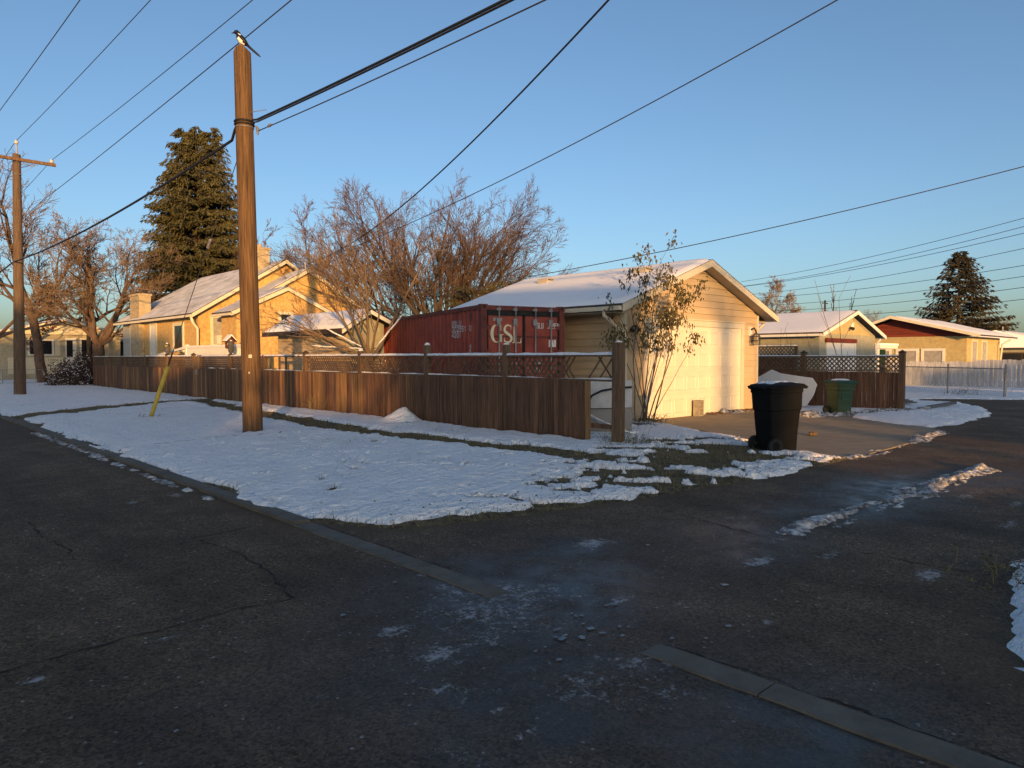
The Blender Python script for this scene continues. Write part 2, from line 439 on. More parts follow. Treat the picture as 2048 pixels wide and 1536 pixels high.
frost = blobs([(4.95, 4.15, .34, .26, 1.0), (3.19, 4.13, .22, .10, .9), (2.48, 3.66, .20, .12, .95), (2.44, 3.2, .28, .12, .85), (2.2, 2.84, .10, .07, .95), (4.22, 3.4, .20, .10, .75),
               (3.94, 3.04, .22, .10, .85), (3.09, 1.91, .14, .11, .9), (3.12, 1.71, .10, .06, .9), (5.55, 2.82, .34, .13, .95), (6.16, 2.5, .30, .12, .9), (6.16, 1.73, .32, .14, .95),
               (10.36, 3.67, .9, .16, .55), (9.16, 2.91, 1.6, .2, .7), (10.35, 2.42, 1.3, .14, .8), (2.48, 9.06, .10, .16, 1.05), (3.0, 9.2, .16, .28, .95), (2.67, 8.88, .05, .10, .9),
               (1.43, 4.51, .16, .07, .8), (.72, 4.4, .14, .09, .85), (2.23, 4.03, .10, .06, .8), (2.26, 2.49, .09, .06, .9), (2.21, 2.23, .12, .05, .9), (1.7, 3.17, .10, .08, .85),
               (4.86, 2.03, .10, .06, .9), (4.3, 2.12, .12, .07, .85), (3.12, 2.37, .20, .06, .8), (6.9, 4.35, .12, .12, .7), (7.8, 3.6, .7, .12, .6), (6.3, 3.05, .4, .1, .7), (2.9, 2.6, .8, .6, .42),
               (3.3, 3.6, 1.2, .9, .74), (3.0, 2.2, .9, .8, .68), (2.3, 3.2, .8, .7, .62), (8.6, 1.7, .5, .12, .8), (9.9, 1.9, .5, .1, .9)])
frost = np.maximum(frost, .62 * sstep(fbm(X, Y, 5, 2.2), .56, .72) * (.45 + .55 * sstep(wet, .1, .5)))
frost = np.clip(frost * (.55 + .85 * fbm(X + 9, Y, 4, 5.0)), 0, 1)
soil = np.clip(1.2 * np.exp(-((np.abs(X - 3.28)) / .28) ** 2) * (Y > 6.2) * (.3 + fbm(X, Y, 3, 2.5)), 0, 1)
soil = np.maximum(soil, np.clip(sstep(1.9 - .06 * X - Y + .5 * (fbm(X, Y, 3, 1.4) - .5), .0, .9) * sstep(X, 3.7, 4.8), 0, 1))
aedge = [(3.45, 6.62), (3.9, 5.83), (4.8, 5.5), (6.62, 5.12), (8.5, 4.85), (11, 4.63), (12.3, 4.65)]
soil = np.maximum(soil, .9 * np.exp(-(seg_dist(X, Y, aedge) / .16) ** 2))
tag(np_mesh('road_surface', X, Y, np.zeros(X.shape) + .004 * (fbm(X, Y, 3, .6) - .5), ASPH, dict(wet=wet, frost=frost, soil=soil)), kind='structure')
ROAD = bpy.data.objects['road_surface']

def crack(pts, w):
    rnd = random.Random(int(pts[0][0] * 100 + pts[0][1]))
    P = []
    for (x0, y0), (x1, y1) in zip(pts[:-1], pts[1:]):
        n = max(2, int(math.hypot(x1 - x0, y1 - y0) / .07))
        for k in range(n):
            t = k / n; P.append((x0 + (x1 - x0) * t + rnd.uniform(-.024, .024), y0 + (y1 - y0) * t + rnd.uniform(-.024, .024)))
    P.append(pts[-1]); b = MB()
    Lf, Rt = [], []
    for k, p in enumerate(P):
        a = P[max(k - 1, 0)]; c = P[min(k + 1, len(P) - 1)]
        d = math.hypot(c[0] - a[0], c[1] - a[1]) + 1e-9; nx, ny = -(c[1] - a[1]) / d, (c[0] - a[0]) / d
        ww = w * rnd.choice((.12, .3, .5, .7, .85))
        Lf.append((p[0] + nx * ww, p[1] + ny * ww, .0045)); Rt.append((p[0] - nx * ww, p[1] - ny * ww, .0045))
    n = len(P)
    b.add(Lf + Rt, [(k, k + 1, n + k + 1, n + k) for k in range(n - 1)])
    b.build('crack', CRACK, ROAD)
crack([(-.6, 4.6), (.6, 4.64), (.95, 4.66), (1.36, 4.68), (1.84, 4.71), (2.13, 4.67), (2.31, 4.66)], .011)
crack([(2.31, 4.66), (2.47, 5.6), (2.48, 6.33), (2.38, 6.86), (2.59, 6.85), (2.9, 6.89)], .012)
crack([(1.41, 8.69), (1.38, 7.84), (1.45, 7.35), (1.41, 6.81)], .014)
crack([(6.66, 4.52), (6.48, 3.85), (6.38, 3.46), (6.32, 3.17)], .010)
crack([(6.43, 2.35), (6.43, 2.03), (6.42, 1.8), (6.46, 1.53)], .012)
crack([(3.53, 6.4), (3.52, 4.4)], .010)
crack([(3.53, 2.3), (3.525, 1.2), (3.53, -.6)], .011)

# kerb: low concrete band across the mouth of the alley and along the lawn
kerb = thing('kerb', 'grey concrete kerb band between street and alley', None, (3.39, 3, 0)); kerb['kind'] = 'structure'; del kerb['label']
for y0, y1 in [(-1.5, -.42), (-.41, .62), (.63, 1.68), (1.69, 2.66), (3.40, 4.6), (4.61, 5.7), (5.71, 6.66)]:
    b = MB(); nseg = 10
    for k in range(nseg):
        a = y0 + (y1 - y0) * k / nseg; c = y0 + (y1 - y0) * (k + 1) / nseg
        h = .013 - .045 * (max(0.0, 1 - abs(a - 2.66) / .35) if y1 < 3 else max(0.0, 1 - abs(a - 3.40) / .4) if y0 > 3 else 0)
        h2 = .013 - .045 * (max(0.0, 1 - abs(c - 2.66) / .35) if y1 < 3 else max(0.0, 1 - abs(c - 3.40) / .4) if y0 > 3 else 0)
        j = .006 * math.sin(a * 9) ; j2 = .006 * math.sin(c * 9)
        b.add([(3.285 + j, a, -.05), (3.305 + j, a, h), (3.49, a, h), (3.505, a, -.05), (3.285 + j2, c, -.05), (3.305 + j2, c, h2), (3.49, c, h2), (3.505, c, -.05)],
              [(0, 1, 5, 4), (1, 2, 6, 5), (2, 3, 7, 6)] + ([(3, 2, 1, 0)] if k == 0 else []) + ([(4, 5, 6, 7)] if k == nseg - 1 else []))
    b.build('kerb_section', KERB, kerb)
for k in range(16):
    y0 = 6.68 + k * 2.6
    MB().box(3.31, y0, -.03, 3.49, y0 + 2.58, .042).build('kerb_section', KERB, kerb)

# lawn on the street corner
lawn_poly = [(3.40, 62), (3.40, 6.85), (3.95, 5.83), (4.8, 5.5), (6.62, 5.12), (8.5, 4.85), (11, 4.63), (12.3, 4.65), (12.35, 5.2), (12.85, 6.2), (13.65, 7.35), (14.4, 8.87), (15.55, 11.0), (15.55, 62)]
path_pts = [(9.6, 26.5), (9.2, 23.0), (8.65, 18.81), (8.3, 15.35), (8.18, 13.38), (8.38, 12.16), (8.36, 10.49), (8.57, 9.32), (8.63, 8.38), (8.7, 7.2)]
walk_pts = [(3.2, 23.5), (4.54, 24.4), (6.04, 25.35), (7.94, 26.6), (10.3, 27.6)]
def lawn_z(x, y):
    d = poly_sd(x, y, lawn_poly)
    return -.06 + .075 * sstep(d, -.10, .05) + .045 * sstep(d, .0, .7) + .045 * sstep(d, .3, 3.0), d
def snow_T(x, y, d):
    n1 = fbm(x, y, 4, 2.2); n2 = fbm(x + 31, y + 7, 4, 6.0); n3 = fbm(x + 3, y + 50, 3, .45)
    n0 = fbm(x + 11, y + 23, 3, .9)
    T = -.08 + .120 * sstep(d + .55 * (n0 - .5) + .30 * (n1 - .5) + .12 * (n2 - .5), -.04, .20)
    T = T + .06 * (n3 - .5) + .020 * (n1 - .5) + .012 * (n2 - .5)
    streak = fbm(x * .55 + y * .5, (x - y) * 2.6, 4, 1.3)                       # wind-laid ripples
    T = T + .05 * (streak - .5) + .045 * (fbm(x + 5, y + 71, 3, 3.2) - .5)
    m = sstep(.52 - seg_dist(x, y, path_pts) + .75 * (n1 - .5) + .35 * (n2 - .5), 0, .16) * .95
    m = np.maximum(m, sstep(.66 - seg_dist(x, y, walk_pts) + .7 * (n1 - .5) + .3 * (n2 - .5), 0, .16))
    e = 1 - np.hypot(((x - 10.3) * .9 + (y - 6.3) * .35) / 3.4, ((y - 6.3) * .95 - (x - 10.3) * .16) / 1.55)
    g = fbm(x * .8 - y * .9, (x + y) * 2.4, 5, .9)
    m = np.maximum(m, sstep(e * 1.25 + 2.8 * (g - .5) + 1.3 * (n2 - .5), -.02, .22))
    m = np.maximum(m, sstep(.16 - np.abs(x - 10.52) + .25 * (n1 - .5), 0, .12) * (y < 46) * (y > 8.9))
    m = np.maximum(m, sstep(.22 - np.hypot(x - 6.39, y - 14.69) + .3 * (n2 - .5) + .1, 0, .1))
    m = np.maximum(m, sstep(.20 - np.hypot(x - 5.98, y - 20.29) + .3 * (n2 - .5), 0, .1))
    m = np.maximum(m, sstep(.03 - np.abs(x - 3.60) + .28 * (n1 - .5), 0, .08) * (y > 7.2))
    m = np.maximum(m, .55 * sstep(.5 - np.hypot(x - 14.2, y - 10.3) + .9 * (n2 - .5), 0, .2))
    # drifted edge of the trodden path, small clods
    T = T + .05 * np.exp(-((seg_dist(x, y, path_pts) - .62) / .16) ** 2) * (n2 - .2)
    T = T + .035 * np.exp(-((np.abs(d - .35)) / .3) ** 2) * (n1 - .25) * (y < 7)
    return T - .105 * m, m
def footprints(x, y):
    rnd = random.Random(5); r = np.zeros(x.shape)
    tracks = [((4.0, 12.5), (7.6, 6.2)), ((4.3, 8.0), (8.4, 12.5)), ((5.0, 6.6), (9.6, 6.9)), ((6.9, 13.6), (5.1, 7.6)), ((4.2, 9.5), (8.9, 7.0)), ((5.2, 22), (6.8, 11.5)), ((4.6, 17), (6.1, 7.2)), ((7.4, 6.1), (9.9, 8.3))]
    for (x0, y0), (x1, y1) in tracks:
        n = int(math.hypot(x1 - x0, y1 - y0) / .62); a = math.atan2(y1 - y0, x1 - x0)
        for k in range(n):
            t = k / n; s = (.13 if k % 2 else -.13) + rnd.uniform(-.05, .05)
            cx = x0 + (x1 - x0) * t - math.sin(a) * s; cy = y0 + (y1 - y0) * t + math.cos(a) * s
            u = (x - cx) * math.cos(a) + (y - cy) * math.sin(a); v = -(x - cx) * math.sin(a) + (y - cy) * math.cos(a)
            r = r - .040 * np.exp(-((u / .15) ** 4 + (v / .065) ** 4)) + .016 * np.exp(-(((u - .2) / .08) ** 2 + (v / .1) ** 2)) + .010 * np.exp(-((u / .18) ** 2 + ((np.abs(v) - .10) / .03) ** 2))
    return r
BARE = []
for nm, (x0, x1, y0, y1, s) in dict(near=(3.3, 15.7, 4.3, 14.0, .04), far=(3.3, 15.6, 14.0, 62.0, .13)).items():
    X, Y = axes(x0, x1, y0, y1, s)
    lz, d = lawn_z(X, Y)
    tag(np_mesh('lawn', X[::2, ::2], Y[::2, ::2], lz[::2, ::2] - .004, GRASSSOIL), kind='structure')
    T, m = snow_T(X, Y, d)
    if nm == 'near': T = T + np.where(T > 0, footprints(X, Y), 0)
    else: T = T + np.where(T > 0, footprints(X, Y), 0)
    # snow heap thrown against the fence
    hp = np.hypot((X - 10.15) / .55, (Y - 14.6) / .62)
    T = T + .40 * np.clip(1 - hp, 0, 1) ** 1.3 * (.7 + .6 * fbm(X, Y, 4, 6)) * (X < 10.5)
    tag(np_mesh('snow_cover', X, Y, lz + T, SNOW), kind='stuff', label='blue-shaded snow lying over the corner lawn' if nm == 'near' else 'snow over the lawn farther up the street', cat='snow')
    bx = (T < -.004) & (d > .03); BARE.append((X[bx], Y[bx], lz[bx]))

# dry grass showing in the bare patches
rng = np.random.RandomState(3)
b = MB()
for (bx, by, bz), n in zip(BARE, (9000, 4500)):
    idx = rng.randint(0, len(bx), n)
    for i in idx:
        x = bx[i] + rng.uniform(-.03, .03); y = by[i] + rng.uniform(-.03, .03); z = bz[i] - .01
        h = rng.uniform(.02, .065); a = rng.uniform(0, 6.28); l = rng.uniform(.01, .05); w = rng.uniform(.004, .009) * (1.6 if y > 14 else 1)
        ca, sa = math.cos(a), math.sin(a)
        b.add([(x - sa * w, y + ca * w, z), (x + sa * w, y - ca * w, z), (x + ca * l, y + sa * l, z + h)], [(0, 1, 2)])
for (x0, x1, y0, y1, n) in ((3.6, 12.5, 4.7, 14.0, 9000), (3.6, 10.4, 14, 30, 4000)):
    px_ = rng.uniform(x0, x1, n); py_ = rng.uniform(y0, y1, n); lz_, d_ = lawn_z(px_, py_); T_, m_ = snow_T(px_, py_, d_)
    ok = (d_ > .02) & (T_ < .024 + .02 * fbm(px_, py_, 3, 1.2))
    for x, y, z in zip(px_[ok], py_[ok], lz_[ok]):
        h = rng.uniform(.04, .085); a = rng.uniform(0, 6.28); l = rng.uniform(.01, .06); w = rng.uniform(.002, .005); ca, sa = math.cos(a), math.sin(a)
        b.add([(x - sa * w, y + ca * w, z), (x + sa * w, y - ca * w, z), (x + ca * l, y + sa * l, z + h)], [(0, 1, 2)])
tag(b.build('dry_grass', BLADE), 'short dry olive grass in the bare patches of the lawn', 'grass', kind='stuff')

b = MB(); rnd = random.Random(77)
for k in range(1100):
    x = rnd.uniform(4.0, 10.5); ye = float(np.interp(x, [p[0] for p in aedge], [p[1] for p in aedge])); y = ye + .05 + abs(rnd.gauss(0, .38))
    lz1, d1 = lawn_z(np.array([[x]]), np.array([[y]])); T1, _m = snow_T(np.array([[x]]), np.array([[y]]), d1); z = float(lz1[0, 0] + max(T1[0, 0], -.004))
    r = rnd.uniform(.003, .009) * (2.2 if rnd.random() < .08 else 1); a = rnd.uniform(0, 6.28)
    b.add([(x + r * math.cos(a), y + r * math.sin(a), z), (x + r * math.cos(a + 2.1), y + r * math.sin(a + 2.1), z), (x + r * math.cos(a + 4.2), y + r * math.sin(a + 4.2), z), (x, y, z + r * .9)], [(0, 1, 3), (1, 2, 3), (2, 0, 3)])
tag(b.build('road_grit', DIRT), 'dark road grit spattered over the snow edge along the alley', 'grit', kind='stuff')

# driveway slab
drv = [(15.6, 11.28), (14.46, 8.87), (13.72, 7.35), (12.9, 6.19), (12.4, 5.2), (12.34, 4.66), (14.94, 4.70), (18.4, 4.9), (19.0, 5.35), (19.9, 6.2), (21.9, 7.9), (22.4, 11.28)]
tag(MB().prism([(x, y, -.05) for x, y in drv], (0, 0, .062)).build('driveway', CONC), kind='structure')
# snow beyond the driveway
heap = [(18.95, 5.3), (20.9, 5.1), (23.2, 5.15), (25.25, 5.4), (28.2, 6.4), (30.4, 7.6), (30.4, 15), (21.95, 15), (21.95, 8.6), (20.6, 8.0), (19.6, 6.6)]
beyond = [(32.5, 9.3), (34.5, 6.4), (140, 6.3), (140, 40), (30.3, 40), (30.3, 9.3)]
X, Y = axes(17.5, 62, 4.4, 19, .11)
d = np.maximum(poly_sd(X, Y, heap), poly_sd(X, Y, beyond))
n1 = fbm(X, Y, 4, 2.0); n2 = fbm(X + 3, Y + 8, 4, 5.5)
T = -.07 + .12 * sstep(d + .35 * (n1 - .5) + .15 * (n2 - .5), -.02, .3) + .05 * (n1 - .5) * (d > 0) + .03 * (n2 - .5)
T += .12 * np.exp(-(((X - 23) / 3) ** 2 + ((Y - 6.8) / 1.0) ** 2)) * fbm(X, Y, 4, 1.5)
tag(np_mesh('snow_cover', X, Y, T, SNOW), 'trampled snow beyond the driveway and under the far fences', 'snow', kind='stuff')
# right-hand verge of the alley
X, Y = axes(3.8, 17, -3.5, 2.4, .06)
ve = np.interp(X, [3.8, 4.2, 4.64, 5.47, 6.0, 6.44, 7.34, 8.44, 10.05, 17], [.1, .5, .95, 1.16, 1.28, 1.33, 1.38, 1.53, 1.8, 1.9])
d = ve - Y
n1 = fbm(X, Y, 4, 2.6); n2 = fbm(X + 3, Y + 8, 4, 8)
T = -.06 + .12 * sstep(d + .34 * (n1 - .5) + .2 * (n2 - .5), 0, .15) + .05 * (n2 - .5) - .10 * sstep(n1, .55, .62) * (d < .5) * (X > 7)
tag(np_mesh('snow_cover', X, Y, T, SNOW), 'ragged snow on the verge at the edge of the alley', 'snow', kind='stuff')
# driveway-edge snow crumbs and the ridge of ploughed snow in the alley
def ridge(label, pts, w, h, s, seed, brk=1.0):
    xs = [p[0] for p in pts]; ys = [p[1] for p in pts]
    X, Y = axes(min(xs) - .5, max(xs) + .5, min(ys) - .5, max(ys) + .5, s)
    dd = seg_dist(X, Y, pts); n1 = fbm(X + seed, Y, 5, 3.0); n2 = fbm(X, Y + seed, 4, 9)
    along = fbm(X + seed * 3, Y * 0 + seed, 3, 1.1)
    prof = np.clip(1 - dd / (w * (.45 + .9 * along)), 0, 1)
    lump = np.abs(fbm(X + seed, Y + 2, 3, 7.0) - .5) * 2
    Z = h * prof ** .8 * (.15 + 1.0 * n1 + .5 * lump) * (.3 + 1.1 * along) + .07 * (n2 - .5) * (prof > 0) - .030 + (-.03) * (prof <= 0)
    gap = fbm(X * 1.0 + seed, Y * 2.2, 4, 2.6)
    Z = Z - .10 * sstep(gap, .54, .66) * brk
    tag(np_mesh('snow_ridge', X, Y, Z, DIRTYSNOW), label, 'snow', kind='stuff')
ridge('lumpy ridge of ploughed snow along the middle of the alley', [(6.75, 3.12), (7.5, 3.05), (8.23, 3.02), (8.92, 2.94), (9.81, 2.94), (10.58, 2.93), (11.16, 2.91), (12.6, 2.85)], .30, .105, .025, 4, .6)
ridge('broken line of snow lumps between driveway and alley', [(12.0, 5.25), (12.4, 4.72), (13.2, 4.66), (14.9, 4.74), (16.6, 4.85), (18.2, 4.98)], .24, .11, .04, 11)
ridge('small snow bank along the driveway side by the bin', [(12.3, 5.4), (12.75, 6.1), (13.4, 7.1), (14.2, 8.6)], .30, .12, .04, 21)
ridge('snow crumbs in the gutter beside the kerb', [(3.22, 8.6), (3.2, 10.4), (3.2, 12.6), (3.22, 15.2), (3.2, 19)], .15, .085, .04, 31, 1.3)
ridge('snow bank at the foot of the dark fence beside the green cart', [(20.2, 8.9), (21.2, 8.35), (22.3, 8.0), (23.6, 7.4), (24.6, 7.2)], .55, .28, .06, 41)

# broken ice plates in the frozen puddle
rnd = random.Random(8); b = MB()
for k in range(48):
    if k < 24: cx, cy = rnd.gauss(3.28, .25), rnd.gauss(2.84, .17)
    else: cx, cy = rnd.gauss(3.4, .8), rnd.gauss(3.1, .7)
    r = rnd.uniform(.008, .038) * (1 if k < 34 else .5)
    n = rnd.randint(4, 7); a0 = rnd.uniform(0, 6); tx, ty = rnd.uniform(-.06, .06), rnd.uniform(-.06, .06); pts = []
    for j in range(n):
        a = a0 + 2 * PI * j / n; rr = r * rnd.uniform(.25, 1.3)
        pts.append((cx + rr * math.cos(a), cy + rr * .8 * math.sin(a), .006 + (abs(tx) + abs(ty)) * r + tx * rr * math.cos(a) + ty * rr * math.sin(a)))
    b.prism(pts, (0, 0, .003))
tag(b.build('ice_shards', ICE), 'thin broken plates of ice scattered over the frozen puddle', 'ice', kind='stuff')
tag(MB().box(3.52, 54.6, -.02, 22, 55.9, .09).build('sidewalk', KERB), kind='structure')

# ------------------------------------------------------------------ buildings: shared pieces
def siding_rows(parent, m, rows, along, plane, out, zs, lim, t=.034, name='siding_board'):
    """horizontal lap boards; along = 0 (runs along X) or 1 (along Y); plane = wall plane; out = -1/+1 side it faces; lim(z) -> list of (a0, a1)"""
    for z0, z1 in zip(zs[:-1], zs[1:]):
        for a0, a1, b0, b1 in lim(z0, z1):
            if max(a1 - a0, b1 - b0) < .03: continue
            p0 = plane + out * t; p1 = plane + out * (t * .72); e = .013
            def pt(a, p, z): return (a, p, z) if along == 0 else (p, a, z)
            vs = [pt(a0, plane, z0), pt(a1, plane, z0), pt(b1, plane, z1 - e), pt(b0, plane, z1 - e),
                  pt(a0, p0, z0), pt(a1, p0, z0), pt(b1, p1, z1 - e), pt(b0, p1, z1 - e)]
            MB().add(vs, [(0, 1, 2, 3), (4, 5, 6, 7), (0, 1, 5, 4), (2, 3, 7, 6), (0, 3, 7, 4), (1, 2, 6, 5)]).build(name, m, parent)

def frange(a, b, s):
    r = []
    while a < b - 1e-6: r.append(a); a += s
    r.append(b); return r

def snow_slab(pts, th, name, m, parent, res=14, lump=.02, seed=1):
    """a lumpy snow layer over a sloped quad p00 p10 p11 p01 with rounded rims"""
    p = [np.array(q, float) for q in pts]
    u = np.linspace(0, 1, res * 2); v = np.linspace(0, 1, res)
    U, W = np.meshgrid(u, v)
    P = ((1 - U) * (1 - W))[..., None] * p[0] + (U * (1 - W))[..., None] * p[1] + (U * W)[..., None] * p[2] + ((1 - U) * W)[..., None] * p[3]
    e = np.minimum(np.minimum(U, 1 - U) * res * 2, np.minimum(W, 1 - W) * res)
    h = th * np.clip(e, 0, 1) ** .5 + lump * (fbm(P[..., 0] + seed, P[..., 1], 3, 1.2) - .5) * np.clip(e, 0, 1)
    o = np_mesh(name, P[..., 0], P[..., 1], P[..., 2] + h, m)
    if parent is not None:
        off = ORG.get(parent.name, (0, 0, 0))
        co = np.stack([P[..., 0], P[..., 1], P[..., 2] + h], -1).reshape(-1, 3) - np.array(off)
        o.data.vertices.foreach_set('co', co.ravel().astype(np.float32)); o.data.update()
        o.parent = parent; ORG[o.name] = off
    return o

def window(parent, along, plane, out, a0, a1, z0, z1, fr=.09, trim=HTRIM, glass=GLASS, mull=0, sill=True):
    def bx(p0, p1, q0, q1, r0, r1, nm, m, par):
        lo, hi = min(p0, p1), max(p0, p1)
        if along == 0: return MB().box(q0, lo, r0, q1, hi, r1).build(nm, m, par)
        return MB().box(lo, q0, r0, hi, q1, r1).build(nm, m, par)
    f = MB()
    def ab(q0, q1, r0, r1, d):
        lo, hi = min(plane, plane + out * d), max(plane, plane + out * d)
        if along == 0: f.box(q0, lo, r0, q1, hi, r1)
        else: f.box(lo, q0, r0, hi, q1, r1)
    ab(a0 - fr, a1 + fr, z1, z1 + fr, .05); ab(a0 - fr, a0, z0, z1, .045); ab(a1, a1 + fr, z0, z1, .045)
    for k in range(mull):
        c = a0 + (a1 - a0) * (k + 1) / (mull + 1); ab(c - .03, c + .03, z0, z1, .035)
    ab(a0 - fr - .02, a1 + fr + .02, z0 - fr * .8, z0, .075 if sill else .045)
    w = f.build('window', trim, parent)
    bx(plane + out * .004, plane + out * .012, a0, a1, z0, z1, 'pane', glass, w)
    return w

# ------------------------------------------------------------------ garage
GX0, GX1, GY0, GY1 = 14.73, 21.83, 11.3, 18.1
gar = thing('garage', 'tan sided garage with cream overhead door and snowy gable roof', 'garage', (18.28, 14.7, 0))
EZ, AZ = 2.93, 4.40            # eave and ridge heights of the roof deck
RXL, RXR, RXM, RY0, RY1 = 14.15, 22.41, 18.28, 10.90, 18.45
sl = (AZ - EZ) / (RXM - RXL)
wall_top = EZ + sl * (GX0 - RXL) - .06
MB().prism([(GX0 + .02, GY0 + .02, -.2), (GX1 - .02, GY0 + .02, -.2), (GX1 - .02, GY0 + .02, wall_top), (RXM, GY0 + .02, AZ - .1), (GX0 + .02, GY0 + .02, wall_top)], (0, GY1 - GY0 - .04, 0)).build('wall', SIDING, gar)
DX0, DX1, DZ = 15.72, 20.72, 2.62
def glim(z0, z1):
    def ex(z):
        a, c = GX0 + .10, GX1 - .10
        if z > wall_top:
            q = (z - wall_top) / sl; a, c = max(a, GX0 + q), min(c, GX1 - q)
        return a, c
    a0, c0 = ex(z0); a1, c1 = ex(z1)
    if z1 <= DZ + .16:
        return [(a0, DX0 - .16, a1, DX0 - .16), (DX1 + .16, c0, DX1 + .16, c1)]
    if z0 < DZ + .16: return []
    return [(a0, c0, a1, c1)] if a1 < c1 else [(a0, c0, (a0 + c0) / 2, (a0 + c0) / 2)]
siding_rows(gar, SIDING, None, 0, GY0 + .02, -1, frange(0.02, DZ + .16, .1986) + frange(DZ + .16, AZ - .16, .1986)[1:], glim)
siding_rows(gar, SIDING, None, 1, GX0 + .02, -1, frange(0.02, wall_top, .1986), lambda z0, z1: [(GY0 + .10, GY1 - .1, GY0 + .10, GY1 - .1)])
for x in (GX0, GX1 - .10):
    MB().box(x - .005, GY0 - .03, -.1, x + .105, GY0 + .10, wall_top - .02).build('corner_board', TRIM, gar)
# overhead door: four sections of eight raised panels
door = MB().box(DX0, GY0 + .015, 0.01, DX1, GY0 + .06, DZ - .03).build('garage_door', GDOOR, gar)
for r in range(4):
    z0 = .015 + r * .648; z1 = z0 + .634
    b = MB().box(DX0 + .003, GY0 - .006, z0, DX1 - .003, GY0 + .012, z1)
    sec = b.build('door_section', GDOOR, door)
for r in range(4):
    for c in range(8):
        x0 = DX0 + .10 + c * .6125; x1 = x0 + .50; z0 = .13 + r * .648; z1 = z0 + .40; y = GY0 - .006
        b = MB()
        o_ = [(x0, z0), (x1, z0), (x1, z1), (x0, z1)]; i_ = [(x0 + .05, z0 + .05), (x1 - .05, z0 + .05), (x1 - .05, z1 - .05), (x0 + .05, z1 - .05)]
        m_ = [(x0 + .02, z0 + .02), (x1 - .02, z0 + .02), (x1 - .02, z1 - .02), (x0 + .02, z1 - .02)]
        b.add([(x, y, z) for x, z in o_] + [(x, y - .014, z) for x, z in m_] + [(x, y - .004, z) for x, z in i_],
              [(k, (k + 1) % 4, (k + 1) % 4 + 4, k + 4) for k in range(4)] + [(k + 4, (k + 1) % 4 + 4, (k + 1) % 4 + 8, k + 8) for k in range(4)] + [(8, 9, 10, 11)])
        b.build('raised_panel', GDOOR, door)
fr = MB().box(DX0 - .155, GY0 - .05, -.05, DX0 - .005, GY0 + .02, DZ + .15).box(DX1 + .005, GY0 - .05, -.05, DX1 + .155, GY0 + .02, DZ + .15)
fr.box(DX0 - .004, GY0 - .045, DZ - .02, DX1 + .004, GY0 + .02, DZ + .149)
fr.build('door_frame', TRIM, gar)
MB().box(DX0 - .2, GY0 - .085, DZ + .15, DX1 + .2, GY0 - .002, DZ + .185).build('drip_cap', TRIM, gar)
# roof
b = MB(); th = .12
for s in (-1, 1):
    e = RXL if s < 0 else RXR
    b.prism([(e, RY0, EZ), (RXM, RY0, AZ), (RXM, RY0, AZ + th), (e, RY0, EZ + th)], (0, RY1 - RY0, 0))
b.build('roof', SHINGLE, gar)
MB().prism([(RXL, RY0 - .03, EZ - .09), (RXM, RY0 - .03, AZ - .09), (RXM, RY0 - .03, AZ + .10), (RXL, RY0 - .03, EZ + .10)], (0, .028, 0)).build('rake_board', TRIM, gar)
MB().prism([(RXM, RY0 - .03, AZ - .09), (RXR, RY0 - .03, EZ - .09), (RXR, RY0 - .03, EZ + .10), (RXM, RY0 - .03, AZ + .10)], (0, .028, 0)).build('rake_board', TRIM, gar)
MB().prism([(RXL, RY0, EZ - .035), (RXM, RY0, AZ - .035), (RXM, RY0, AZ - .012), (RXL, RY0, EZ - .012)], (0, GY0 - RY0, 0)).build('soffit', SOFFIT, gar)
MB().prism([(RXM, RY0, AZ - .035), (RXR, RY0, EZ - .035), (RXR, RY0, EZ - .012), (RXM, RY0, AZ - .012)], (0, GY0 - RY0, 0)).build('soffit', SOFFIT, gar)
MB().box(RXL + .01, RY0 + .4, EZ - .09, GX0 + .01, RY1 - .02, EZ - .07).build('soffit', SOFFIT, gar)
MB().box(GX1 - .01, RY0 + .4, EZ - .09, RXR - .01, RY1 - .02, EZ - .07).build('soffit', SOFFIT, gar)
for s, x in ((-1, RXL), (1, RXR)):
    b = MB().box(min(x, x + s * .11), RY0 + .02, EZ - .05, max(x, x + s * .11), RY1, EZ + .055)
    g = b.build('gutter', TRIM, gar)
    px = x + s * .05
    wx = GX0 - .07 if s < 0 else GX1 + .07
    MB().tube([(px, RY0 + .55, EZ - .02), (px, RY0 + .55, EZ - .16), (px + (wx - px) * .5, RY0 + .55, EZ - .30), (wx, RY0 + .55, EZ - .46), (wx, RY0 + .55, .3)], .045, 8).build('downspout', TRIM, gar, smooth=True)
for s, x in ((-1, RXL), (1, RXR)):
    snow_slab([(x - s * .0, RY0 - .03, EZ + th), (x, RY1, EZ + th), (RXM, RY1, AZ + th), (RXM, RY0 - .03, AZ + th)], .075, 'roof_snow', ROOFSNOW, gar, 26, .03, 3)
for (vx, vy) in ((17.25, 12.55), (17.25, 16.5)):
    vz = AZ - (RXM - vx) * sl + th + .05
    b = MB().prism([(vx - .18, vy - .22, vz - .03), (vx + .20, vy - .22, vz + .04), (vx + .17, vy - .22, vz + .17), (vx - .17, vy - .22, vz + .11)], (0, .44, 0))
    v_ = b.build('roof_vent', SOFFIT, gar)
    MB().box(vx - .12, vy - .24, vz + .06, vx + .12, vy - .222, vz + .09).build('louvre', DARKBROWN, v_)
